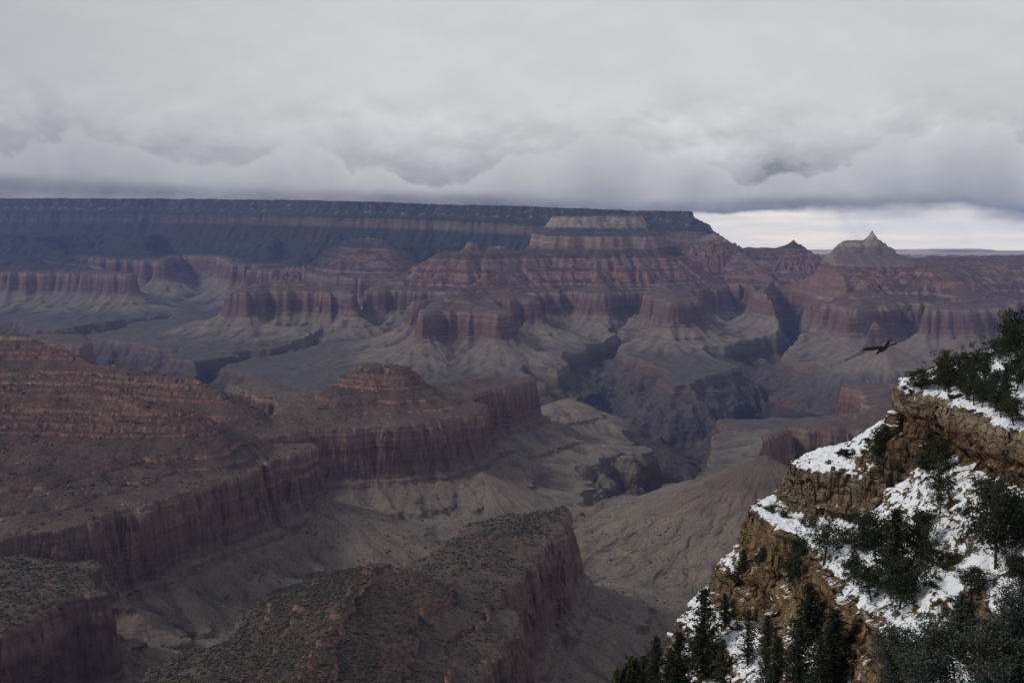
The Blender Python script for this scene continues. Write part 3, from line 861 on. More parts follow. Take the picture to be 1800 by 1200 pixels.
def near_height(x, y):
    w1x, w1y = fbm(x, y, 11, 3, 601, 0.55) * 1.5, fbm(x, y, 11, 3, 611, 0.55) * 1.5
    jog = np.round(fbm(x, y, 5.5, 2, 621) * 2.2) * 0.55 + fbm(x, y, 1.6, 2, 625) * 0.1
    ds = [poly_sd(x + w1x, y + w1y, p) + jog for p, _, _ in RIMS]
    z = RIMS[0][1] + 0.42 * np.maximum(-ds[0], 0)
    tilt = (x - 50) * 0.0
    for i in range(4):
        d = ds[i]
        top, bot = RIMS[i][1], RIMS[i][2]
        cw = 2.6
        c = np.clip(d / cw, 0, 1)
        # rounded lip, sheer middle, rubble foot
        zc = top + (bot - top) * np.interp(c, [0, .12, .3, .5, .8, 1], [0, .05, .3, .62, .93, 1]).astype(np.float32)
        if i < 3:
            dn = ds[i + 1]
            q = np.clip((d - cw) / np.maximum(d - cw - np.minimum(dn, -0.01), 0.05), 0, 1)
            zl = bot + (RIMS[i + 1][1] - bot) * q ** 0.85
        else:
            zl = bot - np.interp(d - cw, [-9, 0, 4, 60, 400], [-1, 0, 3.8, 128, 600]).astype(np.float32)
        z = np.where(d > 0, np.where(d < cw, zc, zl), z)
    # a steep snow gully cuts through the middle cliff
    d1, d3 = ds[0] - 2.6, ds[2]
    qg = np.clip(d1 / np.maximum(d1 - np.minimum(d3, -0.01), 0.05), 0, 1)
    zg = RIMS[0][2] + (RIMS[2][1] - RIMS[0][2]) * qg ** 0.9
    gul = smoothstep(113, 120, y + w1x * 2) * smoothstep(163, 153, y + w1y * 2) * (d1 > 0) * (d3 < 0)
    z = z + (zg - z) * gul
    hum = fbm(x, y, 7, 3, 631, 0.5)
    z = z + hum * 0.75 + np.maximum(fbm(x, y, 2.2, 3, 641, 0.6, ridge=True) - 0.1, 0) * 0.5
    rub = np.maximum(perlin(x / 0.8, y / 0.8, 651) - 0.12, 0)
    z = z + rub * 0.28 * smoothstep(-0.1, 0.3, fbm(x, y, 9, 2, 655))
    return z.astype(np.float32), ds


def limestone_material():
    m, t = new_mat("snowy_limestone")
    geo = t.add('ShaderNodeNewGeometry')
    pos = geo.outputs['Position']
    nz = t.math('ADD', t.math('MULTIPLY', t.add('ShaderNodeAttribute', attribute_name='lie').outputs['Fac'], 0.72), t.math('MULTIPLY', t.add('ShaderNodeSeparateXYZ', ins={0: geo.outputs['Normal']}).outputs[2], 0.28))
    x, y, z = t.add('ShaderNodeSeparateXYZ', ins={0: pos}).outputs
    zj = t.math('ADD', z, t.math('MULTIPLY', t.math('SUBTRACT', t.noise(pos, 0.12, 3), 0.5), 2.5))
    f = t.maprange(zj, 2095, 2150, 0, 1, smooth=False)

    def q(h):
        return (h - 2095) / 55
    c = t.ramp(f, [(q(2097), (.135, .100, .065)), (q(2106), (.165, .118, .070)), (q(2113), (.205, .140, .072)), (q(2119), (.195, .138, .078)), (q(2121.5), (.16, .125, .085)),
                   (q(2127), (.19, .148, .098)), (q(2130), (.17, .135, .095)), (q(2136), (.135, .088, .055)), (q(2140.5), (.150, .097, .058)), (q(2142), (.215, .168, .112)), (q(2146), (.23, .19, .14))])
    bed = t.noise(t.xyz(t.math('MULTIPLY', x, .05), t.math('MULTIPLY', y, .05), t.math('MULTIPLY', z, 1.5)), 1.0, 5, 0.6)
    c = t.mix(1.0, c, t.ramp(bed, [(0.28, .35), (0.36, .55), (0.44, .98), (0.6, 1.1), (0.75, 1.5)]), 'MULTIPLY')
    jw = t.noise(pos, 0.5, 3)
    jv = t.add('ShaderNodeTexVoronoi', feature='DISTANCE_TO_EDGE', ins={'Vector': t.xyz(t.math('MULTIPLY_ADD', jw, .5, t.math('MULTIPLY', x, .42)), t.math('MULTIPLY_ADD', jw, .5, t.math('MULTIPLY', y, .42)), t.math('MULTIPLY_ADD', jw, .4, t.math('MULTIPLY', z, .85))), 'Scale': 1.0}).outputs['Distance']
    joint = t.maprange(jv, 0.0, 0.055, 0.0, 1.0)
    c = t.mix(1.0, c, t.ramp(joint, [(0.0, .30), (0.5, .85), (1.0, 1.0)]), 'MULTIPLY')
    stn = t.noise(t.xyz(t.math('MULTIPLY', x, .9), t.math('MULTIPLY', y, .9), t.math('MULTIPLY', z, .10)), 1.0, 5, 0.6)
    c = t.mix(0.85, c, t.mix(1.0, c, t.ramp(stn, [(0.32, (.22, .20, .19)), (0.47, (.85, .84, .82)), (0.6, (1.1, 1.05, 1.0)), (0.72, (1.4, 1.4, 1.4))]), 'MULTIPLY'))
    gr = t.noise(pos, 3.0, 5, 0.7)
    c = t.mix(1.0, c, t.ramp(gr, [(0.3, .6), (0.5, 1.0), (0.7, 1.4)]), 'MULTIPLY')
    # soil, litter and dry scrub showing between the snow
    soil = t.ramp(t.noise(pos, 1.1, 5, 0.7), [(0.35, (.035, .030, .022)), (0.5, (.085, .064, .042)), (0.65, (.16, .12, .08))])
    flat = t.maprange(nz, 0.52, 0.70)
    c = t.mix(flat, c, soil)
    cover = t.noise(pos, 0.16, 4, 0.6)
    n1 = t.noise(pos, 1.1, 5, 0.6)
    s = t.math('ADD', t.math('MULTIPLY', cover, 0.75), t.math('MULTIPLY_ADD', n1, 1.15, -0.125))
    s = t.math('ADD', s, t.math('MULTIPLY', t.math('SUBTRACT', nz, 0.66), 0.60))
    snow = t.maprange(t.math('ADD', s, t.math('MULTIPLY', t.math('SUBTRACT', t.noise(pos, 0.45, 3, 0.6), 0.5), 0.5)), 0.715, 0.80)
    snow = t.math('MULTIPLY', snow, t.math('MULTIPLY', t.maprange(nz, 0.33, 0.45), t.maprange(zj, 2082, 2092)))
    snowc = t.ramp(t.noise(pos, 0.8, 4, 0.6), [(0.3, (.66, .70, .76)), (0.7, (.80, .83, .87))])
    c = t.mix(snow, c, snowc)
    b1 = t.add('ShaderNodeBump', ins={'Strength': 0.9, 'Distance': 0.30, 'Height': t.math('ADD', t.math('MULTIPLY', joint, 0.9), t.math('ADD', gr, t.math('MULTIPLY', bed, 1.6)))})
    b2 = t.add('ShaderNodeBump', ins={'Strength': 0.25, 'Distance': 0.15, 'Height': n1})
    nmix = t.add('ShaderNodeMix', data_type='VECTOR')
    t.put(nmix.inputs[0], snow)
    t.put(nmix.inputs[4], b1.outputs[0])
    t.put(nmix.inputs[5], b2.outputs[0])
    finish(t, c, 0.9, nmix.outputs[1])
    return m


M_LIME = limestone_material()


def near_spur():
    xs = np.concatenate([np.arange(-60, 30, 1.0), np.arange(30, 98, 0.10), np.arange(98, 190, 1.2)])
    ys = np.concatenate([np.arange(12, 84, 0.8), np.arange(84, 190, 0.10), np.arange(190, 270, 1.2)])
    X, Y = [a.astype(np.float32) for a in np.meshgrid(xs, ys)]
    Z, ds = near_height(X, Y)
    gx = np.gradient(Z, axis=1) / np.gradient(X, axis=1)
    gy = np.gradient(Z, axis=0) / np.gradient(Y, axis=0)
    # outward direction from the smooth rims, so that beds jut out over hollows
    dm = np.minimum.reduce([np.abs(d) for d in ds])
    g = np.hypot(gx, gy) + 1e-6
    hx, hy = blur((-gx / g).astype(np.float32), 4, 1), blur((-gy / g).astype(np.float32), 4, 1)
    hl = np.maximum(np.hypot(hx, hy), 0.3)
    steep = smoothstep(0.9, 2.4, blur(g.astype(np.float32), 2, 1))
    # courses of blocks: every bed is broken by joints and juts out by its own amount
    zb = Z + fbm(X, Y, 24, 2, 701) * 1.6
    zb = zb + 0.55 * np.sin(zb * 1.9)
    bi = np.floor(zb / 1.05)
    fz = zb / 1.05 - bi
    sx, sy = _hash(bi, bi * 0 + 5, 3) / 4.3e9 * 7, _hash(bi, bi * 0 + 9, 4) / 4.3e9 * 7
    ax, ay = (X + fbm(X, Y, 4, 2, 705)) / 2.9 + sx, (Y + fbm(X, Y, 4, 2, 706)) / 2.9 + sy
    rnd = (_hash(bi * 31 + np.floor(ax) * 7, np.floor(ay) * 13 + bi, 8) / 4294967296.0).astype(np.float32)
    ex, ey = np.abs(ax - np.floor(ax) - 0.5), np.abs(ay - np.floor(ay) - 0.5)
    joint = smoothstep(0.43, 0.5, np.maximum(ex, ey)) * 0.5 + smoothstep(0.16, 0.0, np.minimum(fz, 1 - fz)) * 0.45
    bedr = (_hash(bi, bi * 0, 12) / 4294967296.0).astype(np.float32)
    out = ((rnd - 0.5) * 1.1 + (bedr - 0.5) * 1.5 - joint + fbm(X, Z, 0.9, 2, 731) * 0.22) * steep
    # the hollow under the top band
    hol = smoothstep(2141.2, 2140.0, Z) * smoothstep(2136.0, 2137.5, Z)
    out = out - hol * 1.5 * steep * (ds[0] > 0) * (ds[0] < 3)
    out = np.where((X < 98) & (Y > 84) & (Y < 190), out, out * 0.3)
    X2, Y2 = X + hx / hl * out, Y + hy / hl * out
    n = np.arange(X.size).reshape(X.shape)
    q4 = np.stack([n[:-1, :-1], n[:-1, 1:], n[1:, 1:], n[1:, :-1]], -1).reshape(-1, 4)
    lie = 1 / np.sqrt(1 + blur(g.astype(np.float32), 6, 2) ** 2)      # how flat the ground lies, where snow can rest
    o = mesh_np('cliff', np.stack([X2, Y2, Z], -1).reshape(-1, 3), q4, M_LIME, attrs={'lie': lie})
    tag(o, 'snow-dusted golden limestone cliffs and ledges stepping down at the right', kind='structure')


near_spur()


# ---------------------------------------------------------------- haze
def haze():
    x0, x1, y0, y1, z0, z1 = -20000, 31500, -1500, 33000, 690, 3000
    v = np.array([(x, y, z) for z in (z0, z1) for y in (y0, y1) for x in (x0, x1)], np.float32)
    f = np.array([(0, 2, 3, 1), (4, 5, 7, 6), (0, 1, 5, 4), (2, 6, 7, 3), (0, 4, 6, 2), (1, 3, 7, 5)])
    m = bpy.data.materials.new("haze_air")
    m.use_nodes = True
    t = NT(m.node_tree)
    pv = t.add('ShaderNodeVolumePrincipled', ins={'Color': (.31, .43, .96), 'Density': 1.85e-5, 'Anisotropy': 0.0})
    t.add('ShaderNodeOutputMaterial', ins={'Volume': pv.outputs[0]})
    o = mesh_np('haze', v, f, m, smooth=False)
    tag(o, 'thin blue haze filling the canyon air', kind='stuff')


haze()


# ---------------------------------------------------------------- plants
def foliage_material(name, dark, light, frost):
    m, t = new_mat(name)
    geo = t.add('ShaderNodeNewGeometry')
    pos = geo.outputs['Position']
    oi = t.add('ShaderNodeObjectInfo').outputs['Random']
    n = t.noise(pos, 0.9, 3, 0.6)
    c = t.mix(t.maprange(n, 0.35, 0.65), dark, light)
    c = t.mix(1.0, c, t.ramp(oi, [(0.0, (.72, .78, .74)), (0.5, (1.0, 1.0, 1.0)), (1.0, (1.28, 1.16, .95))]), 'MULTIPLY')
    if frost > 0:
        f = t.math('MULTIPLY', t.maprange(t.noise(pos, 5.5, 3, 0.7), 0.50, 0.62), frost)
        c = t.mix(f, c, (.50, .53, .53))
    finish(t, c, 0.8, None, 0.2)
    return m


M_NEEDLE = foliage_material("needles", (.014, .019, .011), (.042, .048, .028), 0.0)
M_FROST = foliage_material("frosted_needles", (.020, .026, .021), (.046, .054, .043), 0.20)
M_SHRUB = foliage_material("shrub_leaves", (.022, .024, .016), (.050, .050, .034), 0.0)
mb, t = new_mat("bark")
tp = t.add('ShaderNodeNewGeometry').outputs['Position']
finish(t, t.ramp(t.noise(t.scalev(tp, (6, 6, 1.2)), 1.0, 4), [(0.3, (.022, .017, .014)), (0.7, (.075, .058, .046))]), 0.95)
M_BARK = mb
mt, t = new_mat("dry_twigs")
finish(t, (.13, .105, .085), 0.95)
M_TWIG = mt


def tube_geo(pts, rad, k, V, F):
    pts = [Vector(p) for p in pts]
    b0 = len(V)
    for i, p in enumerate(pts):
        d = (pts[min(i + 1, len(pts) - 1)] - pts[max(i - 1, 0)]).normalized()
        a = d.cross(Vector((0.31, 0.95, 0.07))).normalized()
        b = d.cross(a)
        for j in range(k):
            w = 2 * math.pi * j / k
            V.append(p + (a * math.cos(w) + b * math.sin(w)) * rad[i])
    for i in range(len(pts) - 1):
        for j in range(k):
            F.append((b0 + i * k + j, b0 + i * k + (j + 1) % k, b0 + (i + 1) * k + (j + 1) % k, b0 + (i + 1) * k + j))


def quads_from(V, F):
    return np.array([tuple(v) for v in V], np.float32), np.array(F, np.int32)


def sprays(rng, centres, sizes, per, leaf):
    """needle sprays: small crossed slivers scattered round each twig end"""
    c = np.repeat(np.array(centres, np.float32), per, axis=0)
    sz = np.repeat(np.array(sizes, np.float32), per)[:, None]
    n = len(c)
    off = rng.normal(size=(n, 3)).astype(np.float32)
    off /= np.linalg.norm(off, axis=1, keepdims=True)
    off *= rng.random((n, 1)).astype(np.float32) ** 0.5
    off[:, 2] *= 0.62
    p = c + off * sz
    a = off + rng.normal(size=(n, 3)) * 0.6
    a[:, 2] += 0.25
    a /= np.linalg.norm(a, axis=1, keepdims=True)
    b = np.cross(a, rng.normal(size=(n, 3)))
    b /= np.linalg.norm(b, axis=1, keepdims=True)
    ln = leaf * (0.6 + 0.9 * rng.random((n, 1)))
    wd = ln * (0.28 + 0.22 * rng.random((n, 1)))
    v = np.stack([p - b * wd * .4, p + b * wd * .4, p + a * ln + b * wd, p + a * ln - b * wd], 1).reshape(-1, 3)
    f = np.arange(n * 4, dtype=np.int32).reshape(-1, 4)
    return v.astype(np.float32), f


def proto_fir(seed, h=10.0, spread=0.24, dens=1.0, bare=0.06, mat=None):
    rng = np.random.default_rng(seed)
    V, F = [], []
    lean = rng.normal(size=2) * 0.015 * h
    axis = lambda q: Vector((lean[0] * q * q, lean[1] * q * q, h * q))
    tube_geo([axis(q) for q in np.linspace(-0.04, 1, 9)], [h * 0.018 * (1 - q) + 0.02 for q in np.linspace(0, 1, 9)], 7, V, F)
    cs, ss = [], []
    q = bare
    while q < 0.985:
        m = int(rng.integers(4, 7))
        a0 = rng.random() * 6.28
        full = spread * h * (1 - q) ** 0.8 * (0.55 + 0.45 * min(1, (q - bare) / 0.14 + 0.35))
        for k in range(m):
            if rng.random() < 0.10:
                continue
            L = full * (0.55 + 0.6 * rng.random()) + 0.15
            an = a0 + k * 6.283 / m + rng.normal() * 0.25
            d = Vector((math.cos(an), math.sin(an), 0))
            p0 = axis(q)
            dr = -0.22 + 0.5 * q + rng.normal() * 0.08
            pts = [p0 + d * (L * s) + Vector((0, 0, L * (dr * s + 0.18 * s * s))) for s in (0, .35, .7, 1)]
            tube_geo(pts, [0.045 * h / 10, 0.03, 0.018, 0.008], 4, V, F)
            nn = max(2, int(L / 0.30))
            for s in np.linspace(0.22, 1.0, nn):
                pp = p0 + d * (L * s) + Vector((0, 0, L * (dr * s + 0.18 * s * s)))
                cs.append((pp.x, pp.y, pp.z))
                ss.append((0.20 + 0.34 * L * 0.3 * (1.1 - s)) * (h / 10) ** 0.5)
        q += (0.020 + 0.016 * rng.random()) * (10 / h) ** 0.3
    v, f = sprays(rng, cs, ss, int(7 * dens), 0.23 * (h / 10) ** 0.4)
    return (V, F), (v, f)


def proto_pinyon(seed, h=5.0, wide=0.42, limbs=8, dens=1.0, gap=0.0, trunk=0.25):
    rng = np.random.default_rng(seed)
    V, F = [], []
    bend = rng.normal(size=2) * 0.10 * h
    axis = lambda q: Vector((bend[0] * math.sin(q * 2.2), bend[1] * math.sin(q * 1.7), h * q))
    tube_geo([axis(q) for q in np.linspace(-0.06, 0.9, 8)], [h * 0.034 * (1.05 - q) for q in np.linspace(0, 0.95, 8)], 7, V, F)
    cs, ss = [], []
    for k in range(limbs):
        q = trunk + (0.95 - trunk) * (k + rng.random() * 0.8) / limbs
        an = k * 2.4 + rng.normal() * 0.4
        prof_ = math.sin(math.pi * min(1, max(0.08, (q - trunk) / (1.02 - trunk))) ** 0.75)
        L = h * wide * (0.35 + 0.75 * prof_) * (0.7 + 0.5 * rng.random())
        d = Vector((math.cos(an), math.sin(an), 0))
        up = 0.25 + 0.5 * rng.random()
        p0 = axis(q * 0.92)
        pts = [p0 + d * (L * s) + Vector((0, 0, L * up * s * s)) + Vector(rng.normal(size=3)) * 0.05 * L * s for s in (0, .3, .6, .85, 1)]
        tube_geo(pts, [h * 0.014, h * 0.011, h * 0.008, h * 0.005, h * 0.002], 5, V, F)
        for e in range(3):
            s = 0.35 + 0.3 * e + 0.1 * rng.random()
            i = min(3, int(s / 0.3))
            b = pts[i].lerp(pts[i + 1], 0.5)
            for u_ in range(4):
                if rng.random() < gap:
                    continue
                r_ = h * (0.085 + 0.06 * rng.random())
                o_ = Vector(rng.normal(size=3)) * r_ * 1.25
                o_.z *= 0.7
                cs.append(tuple(b + o_))
                ss.append(r_ * 1.15)
                tube_geo([b, b + o_ * 0.6, b + o_], [h * .005, h * .003, h * .001], 3, V, F)
    top = axis(0.95)
    for u_ in range(5):
        o_ = Vector(rng.normal(size=3)) * h * 0.09
        cs.append(tuple(top + o_))
        ss.append(h * 0.10)
    v, f = sprays(rng, cs, ss, int(46 * dens), 0.17 * (h / 5) ** 0.5)
    return (V, F), (v, f)


def proto_shrub(seed, h=1.0, dens=1.0):
    rng = np.random.default_rng(seed)
    V, F = [], []
    cs, ss = [], []
    for k in range(9):
        an = rng.random() * 6.28
        r_ = h * (0.3 + 0.75 * rng.random())
        tip = Vector((math.cos(an) * r_, math.sin(an) * r_, h * (0.35 + 0.6 * rng.random())))
        tube_geo([Vector((0, 0, -0.15 * h)), tip * 0.5 + Vector((0, 0, 0.1 * h)), tip], [h * .035, h * .02, h * .008], 4, V, F)
        cs.append(tuple(tip * 0.85))
        ss.append(h * 0.30)
        cs.append(tuple(tip * 0.55))
        ss.append(h * 0.26)
    v, f = sprays(rng, cs, ss, int(30 * dens), 0.12 * h ** 0.5)
    return (V, F), (v, f)


def proto_twigs(seed, h=1.2):
    rng = np.random.default_rng(seed)
    V, F = [], []
    for k in range(26):
        an = rng.random() * 6.28
        d = Vector((math.cos(an), math.sin(an), 0)) * (0.15 + 0.6 * rng.random())
        p = [Vector((0, 0, -0.1 * h)), d * 0.4 * h + Vector((0, 0, .45 * h)), d * h + Vector(rng.normal(size=3)) * .1 + Vector((0, 0, h * (.7 + .4 * rng.random())))]
        tube_geo(p, [.022 * h, .015 * h, .006 * h], 4, V, F)
        for _ in range(2):
            e = p[2] + Vector(rng.normal(size=3)) * 0.22 * h
            tube_geo([p[1].lerp(p[2], rng.random()), e], [.010 * h, .004 * h], 3, V, F)
    return (V, F), None


PROTO = {}


def make_proto(key, geo, crown_mat, h, crown_name='crown', wood_name='trunk', wood_mat=None):
    (V, F), leaf = geo
    v, f = quads_from(V, F)
    w = mesh_np(wood_name, v, f, wood_mat or M_BARK, link=False)
    parts = [w]
    if leaf is not None:
        parts.append(mesh_np(crown_name, leaf[0], leaf[1], crown_mat, smooth=False, link=False))
    PROTO[key] = (h, parts)


for i in range(3):
    make_proto('fir%d' % i, proto_fir(40 + i, 10, 0.20 + 0.03 * i, 1.15), M_NEEDLE, 10)
make_proto('sparse0', proto_fir(51, 9, 0.27, 0.75, 0.12), M_NEEDLE, 9)
for i in range(4):
    make_proto('pinyon%d' % i, proto_pinyon(60 + i, 5, 0.36 + 0.05 * i, 9 + i, 1.0, 0.08), M_NEEDLE, 5)
for i in range(2):
    make_proto('open%d' % i, proto_pinyon(70 + i, 5, 0.40, 8, 0.75, 0.38, 0.35), M_NEEDLE, 5)
for i in range(2):
    make_proto('frost%d' % i, proto_pinyon(80 + i, 8, 0.40, 14, 1.5, 0.05, 0.12), M_FROST, 8)
make_proto('frostfir0', proto_fir(85, 10, 0.27, 1.2, 0.05), M_FROST, 10)
for i in range(3):
    make_proto('shrub%d' % i, proto_shrub(90 + i), M_SHRUB, 1.0, 'foliage', 'stem')
make_proto('twigs0', proto_twigs(95), None, 1.2, wood_name='branches', wood_mat=M_TWIG)


def plant(key, name, loc, h, rz, label, cat, group, wide=1.0):
    ph, parts = PROTO[key]
    e = empty(name, loc)
    e.rotation_euler = (0, 0, rz)
    k = h / ph
    e.scale = (k * wide, k * wide, k)
    for p in parts:
        c = p.copy()
        C.objects.link(c)
        c.parent = e
    return tag(e, label, cat, group)


